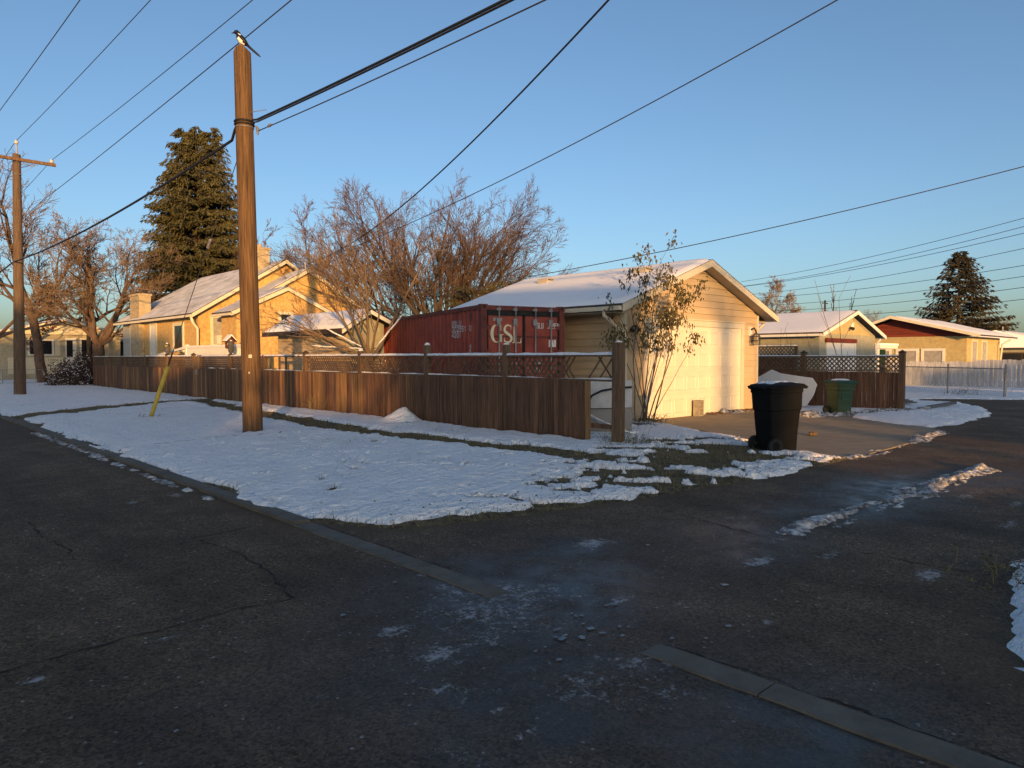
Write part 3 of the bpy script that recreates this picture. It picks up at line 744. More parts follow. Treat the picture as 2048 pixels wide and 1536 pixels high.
# caged lamp by the door, small lamp on the other side
lx, ly, lz = 21.28, GY0 - .03, 2.42
lamp = MB().box(lx - .08, ly - .03, lz - .02, lx + .08, ly + .03, lz + .26).build('wall_lamp', WHITEP, gar)
MB().tube([(lx, ly, lz + .16), (lx, ly - .13, lz + .22), (lx, ly - .20, lz + .12), (lx, ly - .20, lz + .04)], .028, 8).build('lamp_arm', LAMPB, lamp, smooth=True)
b = MB()
for k in range(10):
    a = 2 * PI * k / 10
    b.tube([(lx + .05 * math.cos(a), ly - .2 + .05 * math.sin(a), lz + .05), (lx + .125 * math.cos(a), ly - .2 + .125 * math.sin(a), lz - .05), (lx + .125 * math.cos(a), ly - .2 + .125 * math.sin(a), lz - .30)], .008, 4)
for z in (-.05, -.18, -.30): b.tube([(lx + .125 * math.cos(2 * PI * k / 12), ly - .2 + .125 * math.sin(2 * PI * k / 12), lz + z) for k in range(13)], .008, 4, False)
b.build('lamp_cage', LAMPB, lamp)
MB().lathe([(.05, -.24), (.075, -.15), (.07, -.02), (.03, .03)], (lx, ly - .2, lz), 10).build('lamp_glass', GLASSL, lamp, smooth=True)
MB().lathe([(.02, 0), (.13, .02), (.15, .08), (.06, .18), (.02, .2)], (15.0, GY0 - .16, 2.35), 12).build('wall_lamp', LAMPB, gar, smooth=True)

cb = thing('cinder_block', 'tan two-hole cinder block standing on end against the garage door', 'block', (18.02, 11.12, .01), R(6))
b = MB()
for x0, x1, z0, z1 in ((-.14, -.085, 0, .46), (.085, .14, 0, .46), (-.085, .085, 0, .04), (-.085, .085, .20, .25), (-.085, .085, .42, .46)): b.box(x0, -.10, z0, x1, .10, z1)
b.build('block', BLOCK, cb, local=True)
MB().box(-.084, .085, .041, .084, .095, .419).build('core_shade', DARKBROWN, cb, local=True)  # dark sheet standing in for the shade inside the block's holes

# ------------------------------------------------------------------ shipping container
ctr = thing('shipping_container', 'dark red shipping container with white codes beside the garage', 'container', (11.41, 13.06, .2), R(-16.4))
CW, CH, CL = 2.32, 2.80, 9.7   # local: x across the doors, y back along the side, z up
b = MB(); n = int(CL / .28)
prof = []
for k in range(n + 1):
    y = .14 + k * (CL - .3) / n; p = (CL - .3) / n
    prof += [(0.0 + .045, y), (.045, y + p * .30), (.0, y + p * .5), (0.0, y + p * .80)]
prof = [q for q in prof if q[1] <= CL - .14]
for (x0, y0), (x1, y1) in zip(prof[:-1], prof[1:]):
    b.quad((x0, y0, .14), (x1, y1, .14), (x1, y1, CH - .10), (x0, y0, CH - .10))
b.build('side_panel', CRED, ctr, local=True)
fm = MB()
for x in (-.02, CW - .13):
    fm.box(x, -.02, 0, x + .15, .14, CH)
    fm.box(x, CL - .14, 0, x + .15, CL, CH)
fm.box(-.015, .14, CH - .11, .08, CL - .14, CH - .01).box(-.015, .14, .02, .08, CL - .14, .15).box(CW - .08, .14, CH - .11, CW + .015, CL - .14, CH - .01)
fm.box(.13, -.015, CH - .13, CW - .13, .12, CH - .02).box(.13, -.015, .02, CW - .13, .12, .14)
fm.build('corner_frame', CREDD, ctr, local=True)
MB().box(.05, .12, CH - .06, CW - .05, CL - .1, CH - .03).box(CW - .05, .1, .1, CW - .02, CL - .1, CH - .1).box(.05, CL - .1, .1, CW - .05, CL - .06, CH - .1).build('roof_panel', CRED, ctr, local=True)
for x in (-.03, CW - .15):
    for z in (-.005, CH - .125):
        c_ = MB().box(x, -.03, z, x + .18, .15, z + .13).build('corner_casting', CREDD, ctr, local=True)
        MB().lathe([(.03, 0), (.03, .004)], (0, 0, 0), 8)
        MB().box(x + .06, -.034, z + .035, x + .12, -.028, z + .10).build('casting_hole', RUBBER, c_, local=True)
for k in range(2):
    x0 = .15 if k == 0 else CW / 2 + .012; x1 = CW / 2 - .012 if k == 0 else CW - .15
    d_ = MB().box(x0, .005, .15, x1, .05, CH - .24).build('door', CRED, ctr, local=True)
    g_ = MB().box(x0, -.003, .15, x0 + .03, .004, CH - .24).box(x1 - .03, -.003, .15, x1, .004, CH - .24).box(x0, -.003, CH - .27, x1, .004, CH - .24)
    g_.build('door_gasket', RUBBER, d_, local=True)
    for j in range(3): MB().box(x0 + .05, -.004, .55 + j * .72, x1 - .05, .003, .60 + j * .72).build('door_rib', CREDD, d_, local=True)
    for j in range(4):
        hx = x0 - .02 if k == 0 else x1 - .08
        MB().box(hx, -.03, .4 + j * .6, hx + .1, .004, .5 + j * .6).build('hinge', CREDD, d_, local=True)
    for bxx in (x0 + .30, x1 - .24):
        lb = MB().tube([(bxx, -.05, .06), (bxx, -.05, CH - .03)], .021, 8).build('lock_bar', STEEL, d_, local=True, smooth=True)
        g2 = MB()
        for z in (.12, .9, CH - .5, CH - .14): g2.box(bxx - .075, -.075, z, bxx + .03, -.003, z + (.16 if z > 2 and z < 2.5 else .06))
        g2.build('bar_bracket', STEEL, lb, local=True)
MB().box(.13, .0, CH - .24, CW - .13, .03, CH - .13).build('header', RUBBER, ctr, local=True)

# lettering: variable-width ribbons for the serif letters, strokes for the codes
def ribbon(b, pts, ws, y, ox, oz, sx, sz):
    n = len(pts); L_, R_ = [], []
    for i in range(n):
        a = pts[max(i - 1, 0)]; c = pts[min(i + 1, n - 1)]
        dx, dz = c[0] - a[0], c[1] - a[1]; l = math.hypot(dx, dz) + 1e-9; nx, nz = -dz / l, dx / l; w = ws[i] / 2
        L_.append((ox + (pts[i][0] + nx * w) * sx, y, oz + (pts[i][1] + nz * w) * sz)); R_.append((ox + (pts[i][0] - nx * w) * sx, y, oz + (pts[i][1] - nz * w) * sz))
    b.add(L_ + R_, [(i, i + 1, n + i + 1, n + i) for i in range(n - 1)])
def arc(cx, cz, rx, rz, a0, a1, n=22):
    return [(cx + rx * math.cos(R(a0 + (a1 - a0) * k / n)), cz + rz * math.sin(R(a0 + (a1 - a0) * k / n))) for k in range(n + 1)]
b = MB(); yy = -.0075; ox, oz, s = .24, 1.86, .46
g = arc(.36, .5, .29, .46, 50, 330, 30)
ribbon(b, g, [.05 + .13 * abs(math.cos(R(50 + 280 * k / 30))) ** 1.3 for k in range(31)], yy, ox, oz, .46, s)
ribbon(b, [(.59, .06), (.59, .44)], [.15, .15], yy, ox, oz, .46, s); ribbon(b, [(.42, .45), (.76, .45)], [.035, .035], yy - .0005, ox, oz, .46, s)
ribbon(b, [(.60, .66), (.60, .98)], [.05, .03], yy, ox, oz, .46, s)
S = arc(.31, .735, .22, .225, 40, 200, 14) + [(.14, .60), (.28, .51), (.44, .41), (.52, .31)] + arc(.29, .27, .24, .23, -5, -150, 14)
ribbon(b, S, [.045 + .11 * max(0, math.sin(PI * k / (len(S) - 1))) ** 1.5 for k in range(len(S))], yy, ox + .34, oz, .44, s)
ribbon(b, [(.49, .70), (.49, .97)], [.02, .035], yy, ox + .34, oz, .44, s); ribbon(b, [(.07, .04), (.07, .32)], [.035, .02], yy, ox + .34, oz, .44, s)
ribbon(b, [(.22, .03), (.22, .97)], [.15, .15], yy, ox + .565, oz, .44, s); ribbon(b, [(.06, .98), (.40, .98)], [.03, .03], yy - .0005, ox + .565, oz, .44, s)
ribbon(b, [(.06, .02), (.62, .02)], [.035, .045], yy - .0005, ox + .565, oz, .44, s); ribbon(b, [(.60, .02), (.63, .30)], [.08, .02], yy, ox + .565, oz, .44, s)
b.build('lettering', CREAMINK, ctr, local=True)
GLY = {'G': [[(1, .8), (.8, 1), (.2, 1), (0, .8), (0, .2), (.2, 0), (.8, 0), (1, .2), (1, .5), (.55, .5)]], 'S': [[(1, .82), (.8, 1), (.2, 1), (0, .8), (.15, .56), (.85, .44), (1, .2), (.8, 0), (.2, 0), (0, .18)]],
       'L': [[(0, 1), (0, 0), (1, 0)]], 'U': [[(0, 1), (0, .2), (.2, 0), (.8, 0), (1, .2), (1, 1)]], '0': [[(0, .2), (0, .8), (.2, 1), (.8, 1), (1, .8), (1, .2), (.8, 0), (.2, 0), (0, .2)]],
       '2': [[(0, .8), (.2, 1), (.8, 1), (1, .8), (1, .6), (0, 0), (1, 0)]], '9': [[(1, .5), (.2, .5), (0, .7), (.2, 1), (.8, 1), (1, .8), (1, .2), (.7, 0), (.1, 0)]], '5': [[(1, 1), (0, 1), (0, .58), (.8, .58), (1, .4), (1, .2), (.8, 0), (0, 0)]],
       '1': [[(.2, .8), (.55, 1), (.55, 0)]], '4': [[(.8, 0), (.8, 1), (0, .3), (1, .3)]], 'K': [[(0, 0), (0, 1)], [(1, 1), (.05, .5), (1, 0)]], 'M': [[(0, 0), (0, 1), (.5, .4), (1, 1), (1, 0)]], 'A': [[(0, 0), (.5, 1), (1, 0)], [(.2, .35), (.8, .35)]],
       'X': [[(0, 0), (1, 1)], [(0, 1), (1, 0)]], 'E': [[(1, 1), (0, 1), (0, 0), (1, 0)], [(0, .5), (.8, .5)]], 'T': [[(0, 1), (1, 1)], [(.5, 1), (.5, 0)]], 'N': [[(0, 0), (0, 1), (1, 0), (1, 1)]], 'R': [[(0, 0), (0, 1), (.8, 1), (1, .8), (.8, .5), (0, .5)], [(.5, .5), (1, 0)]], 'O': [[(0, .2), (0, .8), (.2, 1), (.8, 1), (1, .8), (1, .2), (.8, 0), (.2, 0), (0, .2)]],
       '3': [[(0, 1), (1, 1), (.5, .6), (1, .4), (1, .15), (.8, 0), (0, 0)]], '8': [[(.2, .52), (0, .75), (.2, 1), (.8, 1), (1, .75), (.8, .52), (.2, .52), (0, .25), (.2, 0), (.8, 0), (1, .25), (.8, .52)]], '6': [[(1, 1), (.3, 1), (0, .6), (0, .2), (.2, 0), (.8, 0), (1, .2), (.8, .5), (0, .5)]], '7': [[(0, 1), (1, 1), (.4, 0)]], 'B': [[(0, 0), (0, 1), (.8, 1), (.9, .75), (.7, .52), (0, .52)], [(.7, .52), (1, .3), (.8, 0), (0, 0)]]}
def letters(text, place, h, w, gap, st, b):
    x = 0
    for ch in text:
        if ch == ' ': x += w * .7 + gap; continue
        for pl in GLY[ch]:
            for (x0, z0), (x1, z1) in zip(pl[:-1], pl[1:]):
                ax, az, cx, cz = x + x0 * w, z0 * h, x + x1 * w, z1 * h
                l = math.hypot(cx - ax, cz - az) + 1e-9; nx, nz = -(cz - az) / l * st / 2, (cx - ax) / l * st / 2
                ex, ez = (cx - ax) / l * st * .45, (cz - az) / l * st * .45
                b.add([place(ax - ex + nx, az - ez + nz), place(cx + ex + nx, cz + ez + nz), place(cx + ex - nx, cz + ez - nz), place(ax - ex - nx, az - ez - nz)], [(0, 1, 2, 3)])
        x += w + gap
    return x
b = MB()
def dplace(ox, oz): return lambda x, z: (ox + x, -.009 + .0, oz + z)
letters('GSLU', dplace(1.47, 2.24), .13, .045, .022, .018, b); letters('202951', dplace(1.85, 2.24), .13, .036, .018, .015, b); letters('0', dplace(2.155, 2.25), .11, .028, .01, .011, b)
letters('MAX', dplace(1.47, 1.52), .07, .04, .018, .011, b); letters('TARE', dplace(1.47, 1.34), .07, .04, .018, .011, b); letters('NET', dplace(1.47, 1.16), .07, .04, .018, .011, b)
b.build('door_code', WHITEINK, ctr, local=True)
b = MB().box(1.88, -.0092, 1.77, 2.09, -.0072, 1.95); pl = b.build('data_plate', WHITEP, ctr, local=True)
MB().prism([(1.93, -.0098, 1.77), (1.965, -.0098, 1.77), (1.945, -.0098, 1.93)], (0, .0008, 0)).prism([(1.99, -.0098, 1.95), (2.02, -.0098, 1.95), (2.06, -.0098, 1.79)], (0, .0008, 0)).build('plate_mark', CREDD, pl, local=True)
MB().box(.30, -.0092, 2.40, .55, -.0072, 2.48).build('data_plate', STEEL, ctr, local=True)
def splace(y, z0): return lambda x, z: (.04 * .0 - .004, y - x, z0 + z)
# along the side the text reads towards the doors, standing on the outer faces of the corrugation
for row, (tx, z0) in enumerate((('GSLU', 2.33), ('202951', 2.18), ('42G1', 2.03))):
    b = MB(); letters(tx, splace(1.88, z0), .12, .11, .055, .024, b); b.build('side_code', WHITEINK, ctr, local=True)
b = MB(); letters('0', splace(.72, 2.18), .12, .09, .05, .02, b); b.build('check_digit', WHITEINK, ctr, local=True)
b = MB(); letters('4', splace(.72, 1.74), .10, .09, .03, .018, b); letters('6', splace(.72, 1.62), .10, .09, .03, .018, b)
b.build('side_mark', WHITEINK, ctr, local=True)
MB().box(-.006, .55, 2.42, .0, .70, 2.62).build('side_placard', CREDD, ctr, local=True)

# ------------------------------------------------------------------ long fence along the lawn
FX = 10.55
fen = thing('yard_fence', 'long weathered brown board fence with lattice top and snowy rail', 'fence', (FX, 25, 0))
rnd = random.Random(2)
posts = [(8.21, 1.98), (11.26, 1.98), (14.11, 2.0), (17.17, 1.88), (20.36, 1.82), (23.3, 1.78), (26.14, 1.78), (29.02, 1.80), (29.89, 1.80), (33.03, 1.78), (36.01, 1.78), (39.19, 1.77), (41.98, 1.77), (45.2, 1.77)]
pm = MB().box(-.065, -.065, -.2, .065, .065, 1.0).mesh('post', POSTW)
capm = MB().prism([(-.085, -.085, 0), (.085, -.085, 0), (.085, .085, 0), (-.085, .085, 0)], (0, 0, .03)).add([(-.07, -.07, .031), (.07, -.07, .031), (.07, .07, .031), (-.07, .07, .031), (0, 0, .10)], [(0, 1, 4), (1, 2, 4), (2, 3, 4), (3, 0, 4)]).mesh('post_cap', DARKBROWN)
scap = MB().lathe([(.075, -.004), (.08, .02), (.065, .05), (.03, .07), (.001, .075)], (0, 0, 0), 10).mesh('snow_cap', SNOW, True)
for k, (y, h) in enumerate(posts):
    thick = 1.35 if k == 0 else 1.0
    MB().box(FX - .065 * thick, y - .065 * thick, -.2, FX + .065 * thick, y + .065 * thick, h).build('post', POSTW, fen)
    if k in (4, 6, 8, 9): inst('post_cap', capm, fen, (FX, y, h))
    if k < 4: inst('snow_cap', scap, fen, (FX, y, h), scale=(.9, .9, .5 if k in (0, 1) else .9))
# boards
variants = []
for v in range(6):
    r_ = random.Random(v); w = .132
    b = MB(); t = .017; zz = [0, .25, .6, 1.0]; n = len(zz)
    L_, R_ = [], []
    for z in zz: L_.append((r_.uniform(-.003, .003), z)); R_.append((w + r_.uniform(-.004, .002), z))
    vs = [(-t, y, z) for y, z in L_] + [(-t, y, z) for y, z in R_] + [(0, y, z) for y, z in L_] + [(0, y, z) for y, z in R_]
    fs = []
    for i in range(n - 1):
        fs += [(i, i + 1, n + i + 1, n + i), (2 * n + i, 3 * n + i, 3 * n + i + 1, 2 * n + i + 1), (i, 2 * n + i, 2 * n + i + 1, i + 1), (n + i, n + i + 1, 3 * n + i + 1, 3 * n + i)]
    fs += [(0, n, 3 * n, 2 * n), (n - 1, 3 * n - 1, 4 * n - 1, 2 * n - 1)]
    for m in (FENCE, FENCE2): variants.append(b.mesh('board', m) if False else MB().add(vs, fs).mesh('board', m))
y = 8.82
k = 0
while y < 45.15:
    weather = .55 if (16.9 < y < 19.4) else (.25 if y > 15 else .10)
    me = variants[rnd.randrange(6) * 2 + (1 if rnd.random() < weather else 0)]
    z0 = .05 + rnd.uniform(-.03, .02); z1 = 1.255 + rnd.uniform(-.012, .006)
    if y > 33: z0 += .05
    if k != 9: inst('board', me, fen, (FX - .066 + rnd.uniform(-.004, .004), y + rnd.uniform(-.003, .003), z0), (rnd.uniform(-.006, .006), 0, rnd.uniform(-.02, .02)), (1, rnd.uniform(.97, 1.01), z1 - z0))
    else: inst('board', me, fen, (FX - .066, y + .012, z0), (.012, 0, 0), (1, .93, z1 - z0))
    y += .1385; k += 1
# rails, caps, lattice, snow
nstrip = 0
far_lat = MB()
stm = {}
for i in range(len(posts) - 1):
    y0, y1 = posts[i][0] + .065, posts[i + 1][0] - .065
    if i == 7:
        continue
    MB().box(FX - .045, y0, 1.245, FX + .045, y1, 1.285).build('lattice_rail', LATT, fen)
    MB().box(FX - .07, y0, 1.715, FX + .07, y1, 1.752).build('top_rail', LATT, fen)
    MB().box(FX - .048, y0, .35, FX - .012, y1, .44).build('back_rail', FENCE, fen)
    # snow on the rails
    for (zt, wdt, hh, sd) in ((1.752, .075, .05, 1), (1.285, .04, .03, 2)):
        if zt < 1.5 and i > 6: continue
        ny = max(6, int((y1 - y0) / .09)); ys = np.linspace(y0, y1, ny); us = np.linspace(-1, 1, 5)
        Yg, Ug = np.meshgrid(ys, us)
        h = hh * (1 - Ug ** 2 * .75) * (.55 + .8 * fbm(Yg, Ug * .2 + i, 3, 3.0))
        if zt < 1.5: h = h * np.clip(2.2 * (fbm(Yg, Ug * .1 + i * 3, 3, 2.0) - .3), 0, 1)
        if i > 9 and zt > 1.5: h *= .5
        h[0, :] = -.002; h[-1, :] = -.002
        b = MB().grid(FX + Ug * wdt * (.9 + .15 * fbm(Yg, Ug, 2, 4)), Yg, zt + h)
        b.build('rail_snow', SNOW, fen, smooth=True)
    # lattice strips
    if i == 4:      # bay without lattice: only two uprights left
        for yy in (21.68, 22.14): MB().box(FX - .02, yy - .06, 1.285, FX + .0, yy + .06, 1.715).build('lattice_slat', LATT, fen)
        dirs = []
    else: dirs = (1, -1)
    H = .43; run = .34
    for dr in dirs:
        a = y0 - run
        while a < y1:
            za, zb = 1.285, 1.715; ya, yb = (a, a + run) if dr > 0 else (a + run, a)
            def clip(ya, za, yb, zb):
                P = [(ya, za), (yb, zb)]
                if ya > yb: P = [(yb, zb), (ya, za)]
                (u0, v0), (u1, v1) = P
                if u1 <= y0 or u0 >= y1: return None
                if u0 < y0: v0 += (v1 - v0) * (y0 - u0) / (u1 - u0); u0 = y0
                if u1 > y1: v1 = v0 + (v1 - v0) * (y1 - u0) / (u1 - u0); u1 = y1
                return u0, v0, u1, v1
            c = clip(ya, za, yb, zb)
            a0 = a
            a += .112 if i not in (0,) else .135
            if c is None or c[2] - c[0] < .03: continue
            # broken end of the fence, half-open bay next to it
            if i == 0 and c[0] < 9.15 and not (8.27 < a0 < 8.42 or (dr < 0 and 8.60 < a0 < 8.72)): continue
            if i == 1 and dr > 0 and c[0] > 11.9 and rnd.random() < .8: continue
            if i == 1 and dr < 0 and rnd.random() < .22: continue
            xo = -.009 * dr
            if nstrip < 300:
                MB().beam((FX + xo, c[0], c[1]), (FX + xo, c[2], c[3]), .036, .008, up=(1, 0, 0)).build('lattice_slat', LATT, fen); nstrip += 1
            else: far_lat.beam((FX + xo, c[0], c[1]), (FX + xo, c[2], c[3]), .036, .008, up=(1, 0, 0))
o = far_lat.build('distant_lattice', LATT, fen); o['kind'] = 'stuff'
MB().box(FX - .10, 29.25, 1.02, FX - .084, 29.42, 1.22).build('mail_plate', BLOCK, fen)
MB().box(FX - .08, 29.1, .1, FX - .06, 29.82, 1.74).build('gate_panel', FENCE2, fen)

# things standing on the fence
def owl(loc, rz, label):
    t = thing('owl_decoy', label, 'owl decoy', loc, rz, 'owl decoys on the fence rail')
    b = MB(); prof = [(.05, 0), (.085, .03), (.105, .12), (.10, .22), (.085, .29), (.095, .34), (.09, .40), (.06, .445), (.01, .455)]
    b.tube([(0, .02 * math.sin(z * 6), z) for r, z in prof], [r for r, z in prof], 14); b.build('body', OWL, t, smooth=True, local=True)
    for s in (-1, 1):
        MB().tube([(s * .055, -.02, .42), (s * .075, -.03, .47), (s * .085, -.03, .50)], [.03, .018, .002], 6).build('ear_tuft', OWL, t, local=True)
        MB().lathe([(.026, 0), (.022, .01), (.001, .014)], (0, 0, 0), 10)
        b = MB(); b.tube([(s * .038, -.082, .36), (s * .038, -.098, .36)], [.026, .02], 10); b.build('eye', OWLE, t, local=True)
        b = MB().tube([(s * .095, .02, .30), (s * .115, .03, .2), (s * .10, .05, .07)], [.02, .04, .012], 8); b.build('wing', OWL, t, smooth=True, local=True)
    MB().tube([(0, -.09, .335), (0, -.115, .31), (0, -.105, .285)], [.018, .012, .002], 6).build('beak', OWLE, t, local=True)
    inst('snow_cap', scap, t, (0, 0, .445), scale=(.8, .8, .5), local=True)
    return t
owl((FX, 33.03, 1.86), R(-50), 'grey plastic owl decoy on the fence rail above the yellow pole guard')
owl((FX, 26.14, 1.86), R(-120), 'grey plastic owl decoy on the fence rail beside the birdhouse')
t = thing('birdhouse', 'small dark red birdhouse with snow on its pitched roof', 'birdhouse', (10.95, 27.2, 1.2))
MB().tube([(10.95, 27.2, 0.0), (10.95, 27.2, 2.05)], .025, 6).build('pole', POSTW, t)
b = MB().prism([(10.83, 27.05, 2.05), (11.07, 27.05, 2.05), (11.07, 27.05, 2.33), (10.95, 27.05, 2.46), (10.83, 27.05, 2.33)], (0, .3, 0)); b.build('box', BHOUSE, t)
for s in (-1, 1):
    MB().prism([(10.95, 27.0, 2.50), (10.95 + s * .20, 27.0, 2.30), (10.95 + s * .20, 27.0, 2.33), (10.95, 27.0, 2.53)], (0, .4, 0)).build('roof', BHOUSE, t)
    MB().prism([(10.95, 27.0, 2.532), (10.95 + s * .20, 27.0, 2.332), (10.95 + s * .19, 27.0, 2.37), (10.95, 27.0, 2.58)], (0, .39, 0)).build('roof_snow', SNOW, t)
MB().tube([(10.95, 27.048, 2.28), (10.95, 27.03, 2.28)], .035, 10).build('entrance_hole', RUBBER, t)

# ------------------------------------------------------------------ side fence right of the garage
f2 = thing('side_fence', 'short dark brown lattice-topped fence behind the green cart', 'fence', (24.5, 10.4, 0))
for y, h in ((7.79, 1.85), (10.95, 1.85), (13.9, 1.85)):
    MB().box(24.5 - .08, y - .08, -.2, 24.58, y + .08, h).build('post', POSTW, f2)
    inst('post_cap', capm, f2, (24.5, y, h), scale=(1.15, 1.15, 1))
y = 7.87
while y < 13.8:
    me = variants[rnd.randrange(6) * 2 + (1 if rnd.random() < .12 else 0)]
    inst('board', me, f2, (24.5 - .04 + rnd.uniform(-.003, .003), y, .03), (0, 0, 0), (1, 1, 1.20 + rnd.uniform(-.01, .01))); y += .1385
for (y0, y1) in ((7.87, 10.87), (11.03, 13.82)):
    MB().box(24.45, y0, 1.245, 24.55, y1, 1.285).build('lattice_rail', LATT, f2); MB().box(24.43, y0, 1.715, 24.57, y1, 1.752).build('top_rail', LATT, f2)
    for dr in (1, -1):
        a = y0 - .43
        while a < y1:
            u0, u1 = a, a + .43; v0, v1 = (1.285, 1.715) if dr > 0 else (1.715, 1.285)
            if u0 < y0: v0 += (v1 - v0) * (y0 - u0) / .43; u0 = y0
            if u1 > y1: v1 = v0 + (v1 - v0) * (y1 - u0) / max(u1 - u0, 1e-6); u1 = y1
            if u1 - u0 > .03: MB().beam((24.5 - .009 * dr, u0, v0), (24.5 - .009 * dr, u1, v1), .04, .008, up=(1, 0, 0)).build('lattice_slat', LATT, f2)
            a += .155
    Yg, Ug = np.meshgrid(np.linspace(y0, y1, 30), np.linspace(-1, 1, 5)); h = .03 * (1 - Ug ** 2) * (.5 + fbm(Yg, Ug * .2, 3, 3)); h[0] = h[-1] = -.002
    MB().grid(24.5 + Ug * .07, Yg, 1.752 + h).build('rail_snow', SNOW, f2, smooth=True)
# neighbour's lattice screen seen above it
f3 = thing('lattice_screen', 'low dark lattice screen in front of the neighbouring garage', 'fence', (27.5, 13.4, 0))
for y in (12.6, 14.3): MB().box(27.45, y - .05, 0, 27.55, y + .05, 2.15).build('post', POSTW, f3)
MB().box(27.48, 12.65, .1, 27.52, 14.25, 1.7).build('panel', FENCE, f3); MB().box(27.44, 12.6, 2.12, 27.56, 14.3, 2.16).build('top_rail', LATT, f3)
a = 12.3
while a < 14.25:
    for dr in (1, -1):
        u0, u1 = a, a + .4; v0, v1 = (1.72, 2.12) if dr > 0 else (2.12, 1.72)
        if u0 < 12.65: v0 += (v1 - v0) * (12.65 - u0) / .4; u0 = 12.65
        if u1 > 14.25: v1 = v0 + (v1 - v0) * (14.25 - u0) / max(u1 - u0, 1e-6); u1 = 14.25
        if u1 - u0 > .03: MB().beam((27.5 - .009 * dr, u0, v0), (27.5 - .009 * dr, u1, v1), .035, .008, up=(1, 0, 0)).build('lattice_slat', LATT, f3)
    a += .15
MB().box(27.42, 12.6, 2.161, 27.58, 14.3, 2.20).build('rail_snow', SNOW, f3)

# ------------------------------------------------------------------ yellow house
hs = thing('stucco_house', 'golden stucco house with snow-dusted gable roof behind the long fence', 'house', (15.8, 38, 0))
HX0, HX1, HY0, HY1 = 11.8, 19.9, 32.8, 44.2
HE, HA = 3.55, 6.32; hsl = (HA - HE) / (15.85 - 11.4)
def gable(name_parent, x0, x1, xm, y0, y1, ze, za, wm, base=-.1, ov=.4, oy=.35, th=.12, snow=THINSNOW, trim=HTRIM, hip=None):
    """gabled block with ridge along Y; roof edge x0..x1 at height ze, ridge at xm, za"""
    sl1 = (za - ze) / (xm - x0); sl2 = (za - ze) / (x1 - xm)
    w0, w1 = x0 + ov, x1 - ov
    MB().prism([(w0, y0, base), (w1, y0, base), (w1, y0, ze + ov * sl2 - .05), (xm, y0, za - .05), (w0, y0, ze + ov * sl1 - .05)], (0, y1 - y0, 0)).build('wall', wm, name_parent)
    ya = y0 - oy
    yb = y1 + .3
    yr = yb if hip is None else hip
    r_ = MB()
    for xe, s in ((x0, -1), (x1, 1)):
        r_.add([(xe, ya, ze), (xm, ya, za), (xm, yr, za), (xe, yb, ze), (xe, ya, ze + th), (xm, ya, za + th), (xm, yr, za + th), (xe, yb, ze + th)],
               [(0, 1, 2, 3), (4, 5, 6, 7), (0, 1, 5, 4), (2, 3, 7, 6), (0, 3, 7, 4), (1, 2, 6, 5)])
    if hip is not None: r_.add([(x0, yb, ze + th), (x1, yb, ze + th), (xm, yr, za + th)], [(0, 1, 2)])
    rf = r_.build('roof', SHINGLE, name_parent)
    for xe in (x0, x1):
        MB().prism([(xe, ya - .03, ze - .08), (xm, ya - .03, za - .08), (xm, ya - .03, za + .09), (xe, ya - .03, ze + .09)], (0, .028, 0)).build('rake_board', trim, name_parent)
        snow_slab([(xe, ya, ze + th), (xe, yb - .05, ze + th), (xm, yr - .05, za + th), (xm, ya, za + th)], .035, 'roof_snow', snow, name_parent, 16, .03, xe)
        g = MB().box(xe - .05, ya + .03, ze - .05, xe + .05, yb, ze + .05).build('gutter', trim, name_parent)
    return rf
rf = gable(hs, 11.4, 20.3, 15.85, HY0, HY1, HE, HA, STUCCO, hip=43.6)
# two lower gables stepping out towards the yard
gable(hs, 13.5, 19.05, 16.28, 31.2, 32.9, 4.17, 5.80, STUCCO, ov=.25, oy=.2)
gable(hs, 11.95, 17.0, 14.48, 29.7, 31.3, 3.52, 4.72, STUCCO, ov=.3, oy=.2)
MB().tube([(16.35, 31.5, 5.8), (16.35, 31.5, 6.25)], .03, 6).build('service_mast', STEEL, hs)
# downspout on the near corner
MB().tube([(11.42, 32.6, 3.5), (11.5, 32.6, 3.25), (11.72, 32.66, 3.0), (11.72, 32.7, 1.0)], .06, 8).build('downspout', HTRIM, hs, smooth=True)
# grey lap siding at the far end of the street side
siding_rows(hs, GREYSIDE, None, 1, HX0, -1, frange(1.2, 3.55, .22), lambda a, c: [(42.95, 44.2, 42.95, 44.2)])
for y0, y1, z0, z1 in ((34.75, 35.9, 2.1, 3.2),):
    w_ = window(hs, 1, HX0, -1, y0, y1, z0, z1, .16)
for y0, y1 in ((38.6, 39.4), (42.1, 42.75)):
    window(hs, 1, HX0, -1, y0, y1, 1.2, 3.35, .14, HTRIM, WHITEP)
# lattice trellis leaning on the wall
b = MB()
for k in range(7):
    b.beam((HX0 - .05, 40.4 + k * .13, 1.6), (HX0 - .05, 40.4 + k * .13 + .25, 2.5), .02, .012, (1, 0, 0)); b.beam((HX0 - .065, 40.65 + k * .13, 1.6), (HX0 - .065, 40.4 + k * .13, 2.5), .02, .012, (1, 0, 0))
b.build('trellis', WHITEP, hs)
# window with an air conditioner in the gable wall
w_ = window(hs, 0, HY0, -1, 12.45, 13.30, 2.3, 3.5, .12, HTRIM, BLIND)
ac = MB().box(12.62, HY0 - .30, 2.32, 13.22, HY0 - .015, 2.70).build('air_conditioner', WHITEP, hs)
for k in range(5): MB().box(12.66, HY0 - .306, 2.36 + k * .06, 13.18, HY0 - .301, 2.385 + k * .06).build('grille_slat', STEEL, ac)
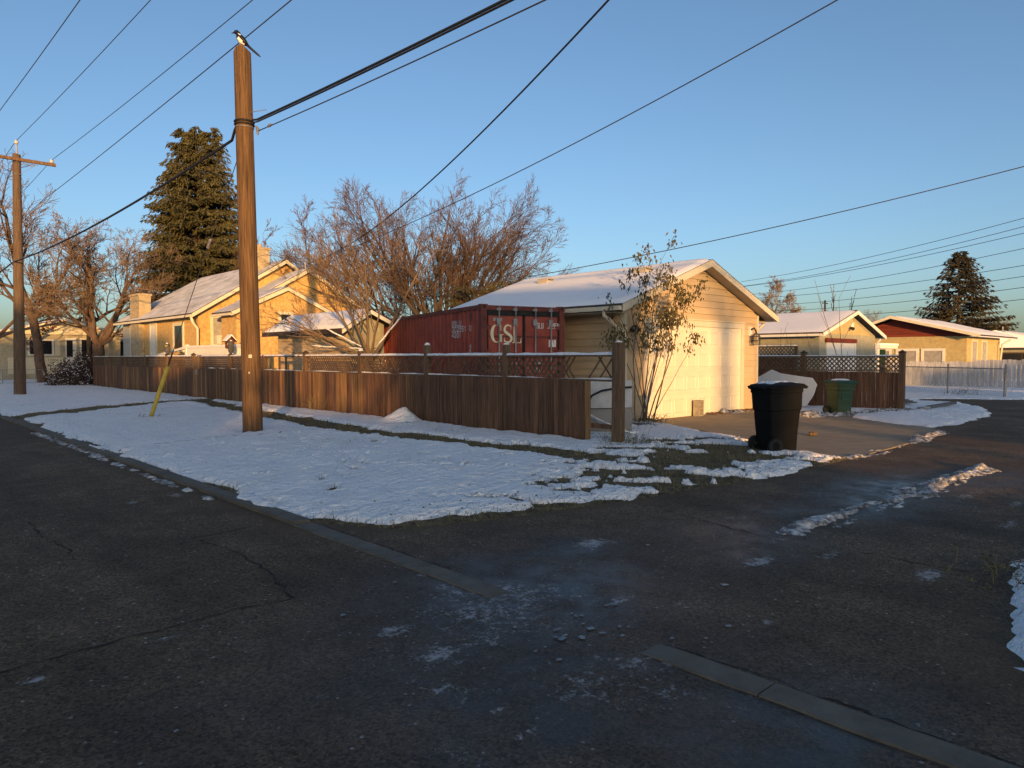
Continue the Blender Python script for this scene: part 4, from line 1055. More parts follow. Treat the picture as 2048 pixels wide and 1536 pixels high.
# gable vent
v_ = MB().box(15.70, HY0 - .04, 5.15, 16.10, HY0 - .001, 5.65).build('gable_vent', HTRIM, hs)
for k in range(5): MB().prism([(15.73, HY0 - .045, 5.19 + k * .09), (15.73, HY0 - .07, 5.19 + k * .09), (15.73, HY0 - .045, 5.26 + k * .09)], (.34, 0, 0)).build('louvre', HTRIM, v_)
# porch door and small window on the lower gables
d_ = MB().box(13.15, 31.15, 1.2, 13.95, 31.2, 3.25).build('door', WHITEP, hs)
window(hs, 0, 29.7, -1, 14.23, 14.68, 3.08, 3.60, .12, HTRIM, GLASS)
dw = window(hs, 0, 29.7, -1, 12.55, 13.0, 2.1, 3.2, .08, WHITEP, BLIND)
MB().lathe([(.07, 0), (.10, .05), (.07, .16), (.02, .2)], (12.9, 31.0, 3.3), 10).build('porch_lamp', LAMPB, hs, smooth=True)
# chimneys
c_ = MB().box(14.75, 33.3, 5.6, 15.4, 34.0, 7.0).build('chimney', CHIM, hs)
MB().box(14.70, 33.25, 6.9, 15.45, 34.05, 7.02).build('chimney_cap', CHIM, c_); MB().lathe([(.13, 0), (.12, .14), (.09, .18)], (15.07, 33.65, 7.02), 10).build('flue', CHIM, c_)
c_ = MB().box(11.55, 40.5, 1.0, 12.15, 42.0, 5.02).build('chimney', CHIM, hs)
MB().box(11.50, 40.45, 4.95, 12.2, 42.05, 5.06).build('chimney_cap', CHIM, c_)
for k in range(19):
    for j in range(4):
        if 3.75 + k * .065 > 4.9: continue
        y0 = 40.5 + (j * .38 - (.19 if k % 2 else 0)); y1 = min(y0 + .365, 42.0); y0 = max(y0, 40.5)
        if y1 - y0 > .05: MB().box(11.541, y0, 3.75 + k * .065, 11.56, y1, 3.75 + k * .065 + .055).build('brick', CHIM, c_)
    x0 = 11.56
    for j in range(2):
        a0 = x0 + j * .30; 
        if 3.75 + k * .065 <= 4.9: MB().box(a0 + .005, 40.488, 3.75 + k * .065, a0 + .285, 40.51, 3.75 + k * .065 + .055).build('brick', CHIM, c_)
# raised deck with white railing
dk = thing('deck', 'white railed deck with sloping ramp rail beside the golden house', 'deck', (11.3, 28, 0))
MB().box(10.95, 25.3, 1.0, 13.0, 29.6, 1.1).build('floor', WHITEP, dk)
MB().box(10.93, 25.3, 2.08, 11.03, 31.9, 2.16).build('hand_rail', WHITEP, dk)
MB().box(10.93, 25.3, 2.161, 11.04, 31.9, 2.20).build('rail_snow', SNOW, dk)
for k in range(48): MB().box(10.955, 25.36 + k * .137, 1.1, 10.995, 25.40 + k * .137 + (.085 if k > 14 else 0), 2.08).build('baluster', WHITEP, dk)
for y in (25.25, 27.2, 31.9): MB().box(10.92, y - .07, 0, 11.06, y + .07, 2.25).build('post', WHITEP, dk)
MB().beam((10.98, 31.9, 2.14), (10.98, 36.6, 1.72), .09, .10).build('ramp_rail', WHITEP, dk)

# ------------------------------------------------------------------ shed
sh = thing('garden_shed', 'low pale shed with snowy roof and dark fascia between fence and container', 'shed', (13, 22.5, 0))
MB().prism([(11.95, 20.2, -.1), (13.3, 20.2, -.1), (13.3, 20.2, 2.80), (12.55, 20.2, 3.08), (11.95, 20.2, 2.68)], (0, 5.0, 0)).build('wall', GREYST, sh)
siding_rows(sh, SIDING, None, 1, 11.95, -1, frange(.4, 2.5, .21), lambda a, c: [(20.25, 25.15, 20.25, 25.15)])
b = MB()
for xe, ze in ((11.5, 2.52), (13.55, 2.74)):
    b.prism([(xe, 19.8, ze), (12.55, 19.8, 3.18), (12.55, 19.8, 3.26), (xe, 19.8, ze + .08)], (0, 5.7, 0))
b.build('roof', SHINGLE, sh)
MB().box(11.46, 19.8, 2.46, 11.499, 25.5, 2.62).build('fascia', DARKBROWN, sh)
for xe, ze in ((11.5, 2.52), (13.55, 2.74)):
    MB().prism([(xe, 19.77, ze - .07), (12.55, 19.77, 3.11), (12.55, 19.77, 3.24), (xe, 19.77, ze + .06)], (0, .028, 0)).build('rake_board', WHITEP, sh)
    snow_slab([(xe, 19.8, ze + .08), (xe, 25.5, ze + .08), (12.55, 25.5, 3.26), (12.55, 19.8, 3.26)], .08, 'roof_snow', ROOFSNOW, sh, 12, .04, xe)

# ------------------------------------------------------------------ neighbouring garage, red-gabled house, far houses
g2 = thing('neighbour_garage', 'sage stucco garage with snowy roof and round vent in its yellow gable', 'garage', (33.8, 17, 0))
gable(g2, 30.1, 37.4, 33.8, 13.0, 21.5, 2.66, 3.75, GREYST, ov=.45, oy=.35, snow=ROOFSNOW, trim=WHITEP)
MB().prism([(31.2, 12.985, 2.75), (36.3, 12.985, 2.75), (33.8, 12.985, 3.55)], (0, .01, 0)).build('gable_panel', YELLOWST, g2)
MB().box(31.2, 12.93, -.05, 34.2, 12.99, 2.35).build('garage_door', WHITEP, g2)
MB().box(31.1, 12.88, 2.36, 34.4, 12.97, 2.55).build('door_header', RED, g2)
MB().box(34.21, 12.92, -.05, 34.4, 12.985, 2.5).build('corner_board', WHITEP, g2)
MB().tube([(33.9, 12.97, 3.15), (33.9, 12.9, 3.15)], .16, 14).build('round_vent', WHITEP, g2)
MB().tube([(33.65, 12.9, 3.05), (33.6, 12.75, 3.0)], [.06, .08], 8).build('floodlight', LAMPB, g2)
MB().tube([(36.98, 12.75, 2.6), (36.9, 12.95, 2.3), (36.9, 12.96, .2)], .05, 8).build('downspout', WHITEP, g2)

rh = thing('red_gabled_house', 'yellow stucco house with dark red gable under a snowy roof', 'house', (55, 15, 0))
RXa, RXb, RYa, RYb = 50.0, 58.0, 12.3, 19.2
ym = 16.4
MB().box(RXa, RYa, -.1, RXb, RYb, 3.02).build('wall', YELLOWST, rh)
MB().prism([(RXa + .02, RYa - .3, 3.02), (RXa + .02, RYb + .5, 3.02), (RXa + .02, ym, 4.15)], (.1, 0, 0)).build('gable_wall', RED, rh)
for k in range(8):
    z0 = 3.03 + k * .14; z1 = z0 + .13
    f_ = lambda z: ((RYa - .3) + (ym - RYa + .3) * (z - 3.02) / 1.13, (RYb + .5) - (RYb + .5 - ym) * (z - 3.02) / 1.13)
    a0, c0 = f_(z0); a1, c1 = f_(min(z1, 4.1))
    if c1 - a1 > .1: MB().add([(RXa - .012, a0, z0), (RXa - .012, c0, z0), (RXa + .004, c1, z1), (RXa + .004, a1, z1), (RXa + .018, a0, z0), (RXa + .018, c0, z0), (RXa + .018, c1, z1), (RXa + .018, a1, z1)], [(0, 1, 2, 3), (4, 5, 6, 7), (0, 1, 5, 4), (2, 3, 7, 6), (0, 3, 7, 4), (1, 2, 6, 5)]).build('siding_board', RED, rh)
b = MB()
b.prism([(RXa - .8, RYa - .9, 2.98), (RXa - .8, ym, 4.28), (RXa - .8, ym, 4.36), (RXa - .8, RYa - .9, 3.06)], (9.4, 0, 0))
b.prism([(RXa - .8, RYb + 1.0, 3.0), (RXa - .8, ym, 4.28), (RXa - .8, ym, 4.36), (RXa - .8, RYb + 1.0, 3.08)], (9.4, 0, 0))
b.build('roof', SHINGLE, rh)
for ye in (RYa - .9, RYb + 1.0):
    snow_slab([(RXa - .8, ye, 3.07), (RXb + .6, ye, 3.07), (RXb + .6, ym, 4.37), (RXa - .8, ym, 4.37)], .09, 'roof_snow', ROOFSNOW, rh, 14, .05, ye)
    MB().prism([(RXa - .83, ye, 2.9), (RXa - .83, ym, 4.2), (RXa - .83, ym, 4.38), (RXa - .83, ye, 3.08)], (.028, 0, 0)).build('rake_board', HTRIM, rh)
for y0 in (13.6, 15.1, 16.7): window(rh, 1, RXa, -1, y0, y0 + 1.05, 1.2, 2.12, .15, WHITEP, BLIND, 0)
for x0 in (51.1, 53.4): window(rh, 0, RYa, -1, x0, x0 + 1.1, .9, 2.7, .12, HTRIM, BLIND, 0)
MB().tube([(57.6, 11.6, 2.9), (57.3, 12.0, 2.6), (57.3, 12.2, .2)], .06, 8).build('downspout', HTRIM, rh)
pc = thing('porch_roof', 'small white porch roof beside the red-gabled house', 'porch', (46, 17.2, 0))
MB().box(45.2, 15.6, 2.25, 48.2, 18.6, 2.45).build('canopy', WHITEP, pc)
for x, y in ((45.4, 15.8), (45.4, 18.4)): MB().box(x - .07, y - .07, 0, x + .07, y + .07, 2.25).build('post', WHITEP, pc)
MB().box(45.15, 15.55, 2.451, 48.2, 18.65, 2.56).build('roof_snow', ROOFSNOW, pc)
MB().box(47.2, 16, 0, 47.3, 18.3, 2.2).build('screen_wall', GREENLID, pc)

fh = thing('grey_bungalow', 'low grey bungalow with snowy roof behind the white plank fence', 'house', (76, 18, 0))
MB().box(70, 10, -.1, 86, 20, 2.5).build('wall', GREYST, fh)
b = MB().prism([(69.2, 9.2, 2.45), (69.2, 15, 3.9), (69.2, 20.8, 2.45)], (17.6, 0, 0)); b.build('roof', SHINGLE, fh)
snow_slab([(69.2, 9.2, 2.5), (86.8, 9.2, 2.5), (86.8, 15, 3.95), (69.2, 15, 3.95)], .08, 'roof_snow', ROOFSNOW, fh, 12, .04, 2)
snow_slab([(69.15, 9.2, 2.5), (69.15, 15, 3.95), (69.15, 15.01, 3.95), (69.15, 20.8, 2.5)], .06, 'roof_snow', ROOFSNOW, fh, 10, .02, 6)
window(fh, 1, 70, -1, 12.0, 14.6, 1.35, 2.0, .12, DARKBROWN, GLASS, 1)
MB().box(69.9, 9.9, .8, 69.97, 16, 1.0).build('wall_band', WHITEP, fh)
MB().lathe([(.06, 0), (.06, .7)], (74, 15.5, 3.7), 8).build('vent_pipe', STEEL, fh)

lh = thing('corner_bungalow', 'pale bungalow with shallow front gable and house number behind the bare maples', 'house', (12.5, 66, 0))
MB().box(8.55, 62.4, -.1, 16.4, 72, 3.5).build('wall', STUCCO2, lh)
MB().prism([(8.2, 62.1, 3.42), (16.7, 62.1, 3.42), (12.4, 62.1, 4.42)], (0, 10, 0)).build('gable_wall', HTRIM, lh)
for xe in (7.9, 17.0):
    MB().prism([(xe, 61.5, 3.38), (12.4, 61.5, 4.50), (12.4, 61.5, 4.58), (xe, 61.5, 3.46)], (0, 11, 0)).build('roof', SHINGLE, lh)
    snow_slab([(xe, 61.5, 3.46), (xe, 72.4, 3.46), (12.4, 72.4, 4.58), (12.4, 61.5, 4.58)], .08, 'roof_snow', ROOFSNOW, lh, 12, .04, xe)
    MB().prism([(xe, 61.46, 3.30), (12.4, 61.46, 4.42), (12.4, 61.46, 4.58), (xe, 61.46, 3.46)], (0, .03, 0)).build('rake_board', HTRIM, lh)
window(lh, 0, 62.4, -1, 10.35, 11.75, 1.95, 2.95, .13, WHITEP, GLASS, 0)
for x0 in (9.75, 11.95): MB().box(x0, 62.36, 1.85, x0 + .32, 62.395, 3.05).build('shutter', HTRIM, lh)
window(lh, 0, 62.4, -1, 13.7, 14.9, 1.5, 3.05, .12, WHITEP, GLASS, 1)
d_ = MB().box(12.62, 62.36, .6, 13.35, 62.398, 3.2).build('door', WHITEP, lh); MB().box(12.7, 62.352, 1.75, 13.1, 62.359, 3.0).build('door_light', GLASS, d_); MB().box(13.2, 62.33, 1.5, 13.26, 62.359, 1.62).build('handle', LAMPB, d_)
MB().box(12.62, 61.6, -.1, 13.6, 62.35, .6).build('step', CONC, lh)
for k in range(6): MB().box(9.0, 62.30 - .0, .5 + k * .20, 12.45, 62.39, .69 + k * .20).build('skirt_board', HTRIM, lh)
b = MB(); letters('12004', lambda x, z: (11.45 + x, 62.29, 1.42 + z), .16, .09, .05, .02, b); b.build('house_number', LAMPB, lh)
bg_ = thing('dark_garage', 'dark grey garage with snow on its roof beyond the russet hedge', 'garage', (17.9, 60, 0))
MB().box(17.2, 60, -.1, 21.5, 66, 3.0).build('wall', DARKBROWN, bg_); MB().prism([(16.9, 59.7, 3.0), (21.8, 59.7, 3.0), (19.3, 59.7, 3.8)], (0, 6.6, 0)).build('roof', SHINGLE, bg_)
snow_slab([(16.9, 59.7, 3.02), (16.9, 66.3, 3.02), (19.3, 66.3, 3.82), (19.3, 59.7, 3.82)], .08, 'roof_snow', ROOFSNOW, bg_, 8, .03, 2)

# ------------------------------------------------------------------ utility poles
def pole_mesh(b, x, y, h, r0, r1, lean=(0, 0), n=20, cut=0.0):
    """tapered pole with shallow drying checks and a wedge-cut top"""
    rows = 30; vs = []; r_ = random.Random(int(x * 100))
    ph = [r_.uniform(0, 6.28) for _ in range(4)]
    for i in range(rows + 1):
        t = i / rows; z = -.3 + (h + .3) * t; r = r0 + (r1 - r0) * t
        for j in range(n):
            a = 2 * PI * j / n
            rr = r * (1 + .012 * math.sin(3 * a + ph[0] + t * 2) + .010 * math.sin(7 * a + ph[1] + t * 5) - (.035 if j in (3, 11, 16) else 0))
            zz = z
            if i == rows: zz += cut * (.5 - 1.2 * abs(math.cos(a + .6)))
            vs.append((x + lean[0] * t + rr * math.cos(a), y + lean[1] * t + rr * math.sin(a), zz))
    fs = [(i * n + j, i * n + (j + 1) % n, (i + 1) * n + (j + 1) % n, (i + 1) * n + j) for i in range(rows) for j in range(n)]
    fs.append(tuple(range(rows * n, rows * n + n)))
    b.add(vs, fs)
NPX, NPY = 6.40, 14.72
np_ = thing('utility_pole', 'tall bare wooden utility pole with a magpie perched on its top', 'utility pole', (NPX, NPY, 0))
b = MB(); pole_mesh(b, NPX, NPY, 8.12, .205, .172, (-.10, .06), 24, .10); b.build('shaft', POLE, np_, smooth=False)
TX, TY = NPX - .09, NPY + .05
def ring(z, r, w, m, nm, par):
    MB().tube([(NPX - .1 * z / 8.1 + r * math.cos(2 * PI * k / 24), NPY + .06 * z / 8.1 + r * math.sin(2 * PI * k / 24), z) for k in range(25)], w, 6, False).build(nm, m, par, smooth=True)
ring(6.62, .19, .022, CABLE, 'cable_loop', np_); ring(6.56, .19, .02, CABLE, 'cable_loop', np_); ring(6.50, .183, .012, STEEL, 'steel_band', np_)
MB().tube([(NPX + .07, NPY - .18, 6.52), (NPX + .09, NPY - .22, 6.45), (NPX + .1, NPY - .19, 6.34)], [.02, .035, .015], 6).build('clamp', STEEL, np_)
MB().tube([(NPX - .05, NPY - .17, 6.78), (NPX + .14, NPY - .52, 6.79)], .008, 5).build('stand_off', STEEL, np_)
MB().box(NPX - .150, NPY - .175, 1.69, NPX - .085, NPY - .150, 1.76).build('tag_plate', TRIM, np_)
MB().box(NPX - .155, NPY - .172, 1.36, NPX - .13, NPY - .15, 1.40).build('tag_plate', TRIM, np_)

FPX, FPY = 5.63, 36.27
fp = thing('utility_pole', 'dark utility pole with a wooden crossarm beside the street', 'utility pole', (FPX, FPY, 0))
b = MB(); pole_mesh(b, FPX, FPY, 10.25, .23, .15, (.10, 0), 16, .03); b.build('shaft', POLEFAR, fp)
MB().beam((4.05, FPY - .2, 10.0), (7.1, FPY - .2, 10.0), .10, .13).build('crossarm', POSTW, fp)
MB().tube([(FPX + .1, FPY, 10.2), (FPX + .1, FPY, 10.7)], .03, 6).build('pole_top_pin', STEEL, fp)
ins = MB().lathe([(.05, 0), (.09, .03), (.06, .06), (.08, .10), (.05, .15), (.02, .17)], (0, 0, 0), 10).mesh('insulator', CERAM, True)
for p in ((FPX + .1, FPY, 10.68), (6.95, FPY - .2, 10.07), (4.2, FPY - .2, 10.07)): inst('insulator', ins, fp, p)
for s in (-1, 1): MB().beam((FPX + .09 + s * .02, FPY - .2, 9.35), (FPX + .09 + s * .75, FPY - .2, 9.94), .03, .01).build('arm_brace', STEEL, fp)
# third pole far behind the maples and one at the far right
for (x, y, h, lb) in ((13.3, 58.5, 9.0, 'slim wooden pole rising behind the corner bungalow hedge'), (98, 41, 9.5, 'distant thin pole with crossarm above the snowy roofs')):
    t = thing('utility_pole', lb, 'utility pole', (x, y, 0))
    b = MB(); pole_mesh(b, x, y, h if x > 50 else 5.2, .15, .12); b.build('shaft', POSTW, t)
    if x > 50: MB().beam((x - .9, y, h - .4), (x + .9, y, h - .4), .1, .12).build('crossarm', POSTW, t)

def catenary(p, q, sag, n=24):
    p, q = Vector(p), Vector(q)
    return [p.lerp(q, k / n) - Vector((0, 0, sag * 4 * (k / n) * (1 - k / n))) for k in range(n + 1)]
def wire(label, pts, r, m=WIRE, name='overhead_wire', n=5):
    o = MB().tube(pts, r, n).build(name, m, None, smooth=True)
    return tag(o, label, 'wire', 'overhead wires')
BX, BY = 6.3, -22.0    # the next pole of the street line stands behind the viewpoint
wire('thick black twin cable running from the magpie pole over the street', [(NPX - .02, NPY - .20, 6.62)] + catenary((NPX + .05, NPY - .26, 6.63), (BX, BY, 7.0), .55, 40), .022, CABLE, 'telephone_cable')
wire('second strand of the thick cable just below its twin', [(NPX - .02, NPY - .20, 6.57)] + catenary((NPX + .06, NPY - .26, 6.59), (BX + .02, BY, 6.965), .55, 40), .017, CABLE, 'telephone_cable')
wire('thin strand clamped to the magpie pole under the thick cable', catenary((NPX + .10, NPY - .22, 6.42), (BX + .3, BY, 6.8), .50, 40), .011, WIRE)
MB_ = MB().tube([(NPX + .10, NPY - .62, 6.40), (NPX + .10, NPY - .74, 6.41), (NPX + .105, NPY - .86, 6.41)], [.008, .035, .008], 8).build('cable_clamp', STEEL, bpy.data.objects['overhead_wire'])
wire('thick sagging cable between the two street poles', [(NPX - .21, NPY - .05, 6.60), (NPX - .24, NPY + .15, 6.45)] + catenary((NPX - .2, NPY + .4, 6.30), (FPX - .1, FPY - .25, 5.72), .25, 30) + catenary((FPX - .1, FPY + .25, 5.72), (5.0, 76, 6.0), .6, 20), .030, CABLE, 'telephone_cable')
for k, (x, z, lb) in enumerate(((FPX + .1, 10.82, 'power line from the crossarm pole top insulator'), (6.95, 10.2, 'power line from the near end of the crossarm'), (4.2, 10.2, 'power line from the street end of the crossarm'))):
    yy = FPY if k == 0 else FPY - .2
    wire(lb, catenary((x, yy, z), (x + (.25, .3, .1)[k], BY, z + .3), .55, 40) , .011)
    wire(lb + ' running on up the street', catenary((x, yy, z), (x - .5, 80, z), .7, 24), .011)
wire('lower neutral wire passing behind the magpie pole', catenary((6.7, 80, 8.3), (6.5, FPY, 8.33), .4, 16) + catenary((6.5, FPY, 8.33), (6.5, BY, 9.6), .30, 40), .012)
mast = (16.35, 31.5, 6.2)
wire('twisted service cable dropping to the golden house mast', catenary(mast, (5.9, -1.2, 8.6), 1.35, 40), .017, CABLE)
wire('long service wire from the golden house over the garage', catenary((16.4, 31.5, 6.15), (14.6, -8.0, 12.3), 1.05, 44), .015)
wire('service wire dropping to the back peak of the garage', catenary((18.25, 18.4, 4.62), (27.2, -7.0, 9.6), .55, 40), .014)
for k, (z0, z1, dy) in enumerate(((9.3, 10.6, 0), (9.0, 10.1, .5), (8.8, 9.6, 0), (8.2, 8.7, .9), (7.6, 7.5, 0), (7.0, 6.9, .7), (6.4, 6.2, .4), (5.6, 5.5, 0))):
    wire(('topmost', 'second', 'third', 'fourth', 'fifth', 'sixth', 'seventh', 'lowest')[k] + ' of the wires fanning out behind the right spruce', catenary((66 + dy * 3, 36 + dy, z0), (47 + dy, 2.5 + dy, z1), .55, 24), .018)

# guy wire with yellow guard
gy = thing('guy_wire', 'slanting guy wire with a yellow plastic guard at its foot', 'guy wire', (5.98, 20.29, 0))
ga, gb = Vector((5.98, 20.29, -.05)), Vector((6.33, 14.95, 6.15))
gd = (gb - ga)
MB().tube([ga, gb], .010, 6).build('cable', WIRE, gy)
MB().tube([ga, ga + gd * .06, ga + gd * .245], [.050, .053, .053], 12).build('guard', YELLOW, gy, smooth=True)
p = ga + gd * .70
MB().tube([p - gd.normalized() * .13, p - gd.normalized() * .11, p + gd.normalized() * .11, p + gd.normalized() * .13], [.015, .036, .036, .015], 8).build('strain_insulator', STEEL, gy)
MB().tube([ga + gd * .255, ga + gd * .30], [.02, .02], 6).build('clamp', DARKBROWN, gy)

# ------------------------------------------------------------------ magpie
mg = thing('magpie', 'black and white magpie with long tail perched on the pole top', 'bird', (TX, TY, 8.17), math.atan2(.7243, .6892) - PI / 2); mg.scale = (1.22, 1.22, 1.22)
# local: x to the picture's right, z up; beak towards -x
sp = [(-.150, .235, .012), (-.128, .242, .032), (-.100, .245, .040), (-.078, .225, .038), (-.068, .19, .046), (-.045, .15, .062), (-.015, .11, .068), (.022, .075, .058), (.055, .05, .040), (.085, .03, .022)]
b = MB(); b.tube([(x, 0, z) for x, z, r in sp], [r for x, z, r in sp], 14)
for i, f in enumerate(b.f):
    c = np.mean([b.v[k] for k in f], 0)
    b.m[i] = 1 if (c[0] > -.062 and c[2] < .165 and c[0] < .03 and (c[2] < .05 + (-c[0]) * .9 + .055)) else 0
b.build('body', [PLUMB, PLUMW], mg, smooth=True, local=True)
MB().tube([(-.15, 0, .236), (-.175, 0, .233), (-.195, 0, .226)], [.012, .008, .001], 6).build('beak', PLUMB, mg, local=True)
MB().tube([(.06, 0, .045), (.14, 0, -.03), (.26, 0, -.135), (.30, 0, -.17)], [.024, .020, .017, .006], 8).build('tail', PLUMB, mg, smooth=True, local=True)
for s in (-1, 1):
    MB().tube([(-.055, s * .045, .19), (-.01, s * .062, .14), (.05, s * .045, .07), (.10, s * .02, .02)], [.014, .026, .022, .004], 8).build('wing', PLUMB, mg, smooth=True, local=True)
    MB().tube([(-.060, s * .045, .205), (-.03, s * .062, .178), (.0, s * .064, .148)], [.008, .014, .004], 6).build('shoulder_patch', PLUMW, mg, smooth=True, local=True)
    b = MB().tube([(.0, s * .025, .06), (-.005, s * .027, -.01)], .006, 5)
    for a in (-.5, 0, .5): b.tube([(-.005, s * .027, -.01), (-.035, s * .027 + a * .03, -.014)], .004, 4)
    b.build('leg', PLUMB, mg, local=True)

# ------------------------------------------------------------------ wheeled bins
def cart(name, label, loc, rz, body_m, lid_m, W=.62, D=.70, H=1.10, tilt=0.0):
    t = thing(name, label, 'bin', loc, rz); t.rotation_euler = (tilt, 0, rz)
    # local: -y is the front, +y the wheel and handle side
    def loop(w, d, z, yo=0, n=5, c=.06):
        P = []
        for sx, sy, a0 in ((1, 1, 0), (-1, 1, 90), (-1, -1, 180), (1, -1, 270)):
            for k in range(n): a = R(a0 + 90 * k / (n - 1)); P.append((sx * (w / 2 - c) + c * math.cos(a), yo + sy * (d / 2 - c) + c * math.sin(a), z))
        return P
    L_ = [loop(W * .80, D * .72, .02, .02), loop(W * .84, D * .77, .30, .02), loop(W * .90, D * .84, .60, .01), loop(W * .92, D * .87, .72, 0), loop(W * .96, D * .92, .74, 0), loop(W * .97, D * .96, H - .12, 0), loop(W * 1.0, D * 1.0, H - .10, 0), loop(W * 1.0, D * 1.0, H - .03, 0)]
    vs = sum(L_, []); n = len(L_[0])
    fs = [(i * n + j, i * n + (j + 1) % n, (i + 1) * n + (j + 1) % n, (i + 1) * n + j) for i in range(len(L_) - 1) for j in range(n)] + [tuple(range(n - 1, -1, -1)), tuple(range(len(vs) - n, len(vs)))]
    bo = MB().add(vs, fs).build('body', body_m, t, local=True)
    MB().box(-.17, -D * .40 - .012, .44, .17, -D * .40 + .05, .47).box(-.17, -D * .43 - .012, .66, .17, -D * .43 + .05, .69).build('lift_bar', body_m, t, local=True)
    Ld = [loop(W * 1.13, D * 1.10, H - .045, -.02), loop(W * 1.15, D * 1.13, H - .012, -.02), loop(W * 1.04, D * 1.0, H + .035, -.01), loop(W * .62, D * .60, H + .065, 0), loop(W * .55, D * .5, H + .068, 0)]
    vs = sum(Ld, []); fs = [(i * n + j, i * n + (j + 1) % n, (i + 1) * n + (j + 1) % n, (i + 1) * n + j) for i in range(len(Ld) - 1) for j in range(n)] + [tuple(range(n - 1, -1, -1)), tuple(range(len(vs) - n, len(vs)))]
    li = MB().add(vs, fs).build('lid', lid_m, t, local=True)
    hb = MB().tube([(-W * .36, D * .48, H - .06), (-W * .36, D * .60, H + .0), (W * .36, D * .60, H + .0), (W * .36, D * .48, H - .06)], .018, 8); hb.build('handle', body_m, t, local=True)
    MB().tube([(-W * .5, D * .36, .13), (W * .5, D * .36, .13)], .014, 8).build('axle', STEEL, t, local=True)
    for s in (-1, 1):
        w_ = MB().tube([(s * W * .44, D * .36, .13), (s * W * .53, D * .36, .13)], [.13, .13], 20).build('wheel', RUBBER, t, local=True)
        MB().tube([(s * W * .53, D * .36, .13), (s * (W * .53 + .006), D * .36, .13)], [.075, .06], 16).build('hub', body_m, w_, local=True)
    return t, li, D, W, H
t, li, D, W, H = cart('black_bin', 'black wheeled bin with snow crust on its lid at the driveway edge', (11.98, 5.80, .06), R(62), BLACKPL, BLACKPL, .60, .70, 1.14, R(-2))
Xg, Yg = np.meshgrid(np.linspace(-W * .48, W * .48, 24), np.linspace(-D * .46, D * .42, 24))
hh = .014 + .02 * np.clip(3.2 * (fbm(Xg * 3, Yg * 3, 4, 2.2) - .42), -.6, 1) + np.clip(.07 - .10 * np.maximum(np.abs(Xg) / (W * .5), np.abs(Yg) / (D * .5)) ** 3, -.02, .062) - .002
MB().grid(Xg, Yg, H + hh).build('lid_snow', SNOW, t, smooth=True, local=True)
t, li, D, W, H = cart('green_cart', 'green wheeled cart with snow on its lid by the dark fence', (21.35, 8.45, .02), R(-28), GREENPL, GREENLID, .60, .62, .96)
inst('lid_snow', scap, t, (0, 0, H + .05), scale=(3.4, 3.2, .7), local=True)
b = MB().box(W * .44, -.12, .62, W * .47, -.03, .82)
b2 = MB(); letters('E3', lambda x, z: (W * .485 + .002, -.14 + x, .62 + z), .17, .08, .03, .014, b2); b2.build('marking', WHITEINK, t, local=True)
MB().box(-.17, -D * .42, .47, .17, -D * .415, .66).build('recess', GREENLID, t, local=True)

# ------------------------------------------------------------------ odds and ends round the driveway
wp = thing('plastic_sheet', 'large bent white plastic panel propped against the dark fence', 'panel', (23.4, 10.6, 0))
prof = [(10.08, .45), (10.02, .80), (10.2, 1.02), (10.75, 1.09), (11.3, 1.16), (11.66, 1.28), (12.6, .70), (12.7, .1), (10.25, .1)]
b = MB().prism([(23.5 - .35 * (1.2 - z) - .05 * math.sin(y * 3), y, z) for y, z in prof], (.035, 0, 0)); b.build('skin', WPANEL, wp)
cd_ = thing('car_door', 'grey car door panel leaning in the snow behind the open fence end', 'car part', (11.8, 9.5, .1))
# local-ish world coordinates: a curved lower skin, dusty glass above, black weatherstrip arch
def cdp(u, z, o=0):    # u along the panel, z up
    return (11.45 + u * .72 + .10 * (z - .4) + o * .6, 9.80 - u * .69 + .07 * (z - .4) + o * .6, z)
us = np.linspace(0, 1.0, 16)
b = MB()
for k in range(15):
    for z0, z1 in ((.08, .35), (.35, .62)): b.quad(cdp(us[k], z0, -.06 * math.sin((z0) * 2.4)), cdp(us[k + 1], z0, -.06 * math.sin(z0 * 2.4)), cdp(us[k + 1], z1, -.06 * math.sin(z1 * 2.4)), cdp(us[k], z1, -.06 * math.sin(z1 * 2.4)))
b.build('lower_skin', GREYMET, cd_, smooth=True)
b = MB()
for k in range(15): b.quad(cdp(us[k], .63, -.03), cdp(us[k + 1], .63, -.03), cdp(us[k + 1], 1.22, .05), cdp(us[k], 1.22, .05))
b.build('upper_skin', SILVER, cd_, smooth=True)
MB().tube([cdp(.05, .45, -.13), cdp(.05, .75, -.12), cdp(.14, .90, -.10), cdp(.35, 1.0, -.09), cdp(.7, 1.06, -.09), cdp(.98, 1.075, -.09)], .022, 8).build('weatherstrip', RUBBER, cd_, smooth=True)
MB().tube([cdp(.05, .62, -.10), cdp(.5, .63, -.10), cdp(.99, .64, -.10)], .008, 6).build('belt_line', RUBBER, cd_)
b = MB(); Ug, Sg = np.meshgrid(np.linspace(-.1, 1.1, 20), np.linspace(-1, 1, 6))
pts = np.array([[cdp(u, .55 - .42 * min(1, max(0, u / .9)) ** .8 + .02 * s_, -.16 - .05 * (1 - s_ * s_)) for u in Ug[0]] for s_ in Sg[:, 0]])
Zl = pts[..., 2] + .05 * (1 - Sg ** 2) + .04 * (fbm(Ug * 4, Sg * 2, 3, 1.5) - .5) - .02
b.grid(pts[..., 0] + .10 * Sg * -.4, pts[..., 1] - .10 * Sg * .9, Zl); b.build('clinging_snow', SNOW, cd_, smooth=True)
lm = thing('lumber_piece', 'dark plank half buried in the snow beside the alley', 'plank', (26, 7.6, 0), 0, 'planks lying in the snow')
MB().beam((24.9, 7.2, .12), (27.6, 7.1, .16), .12, .09).build('plank', LUMBER, lm)
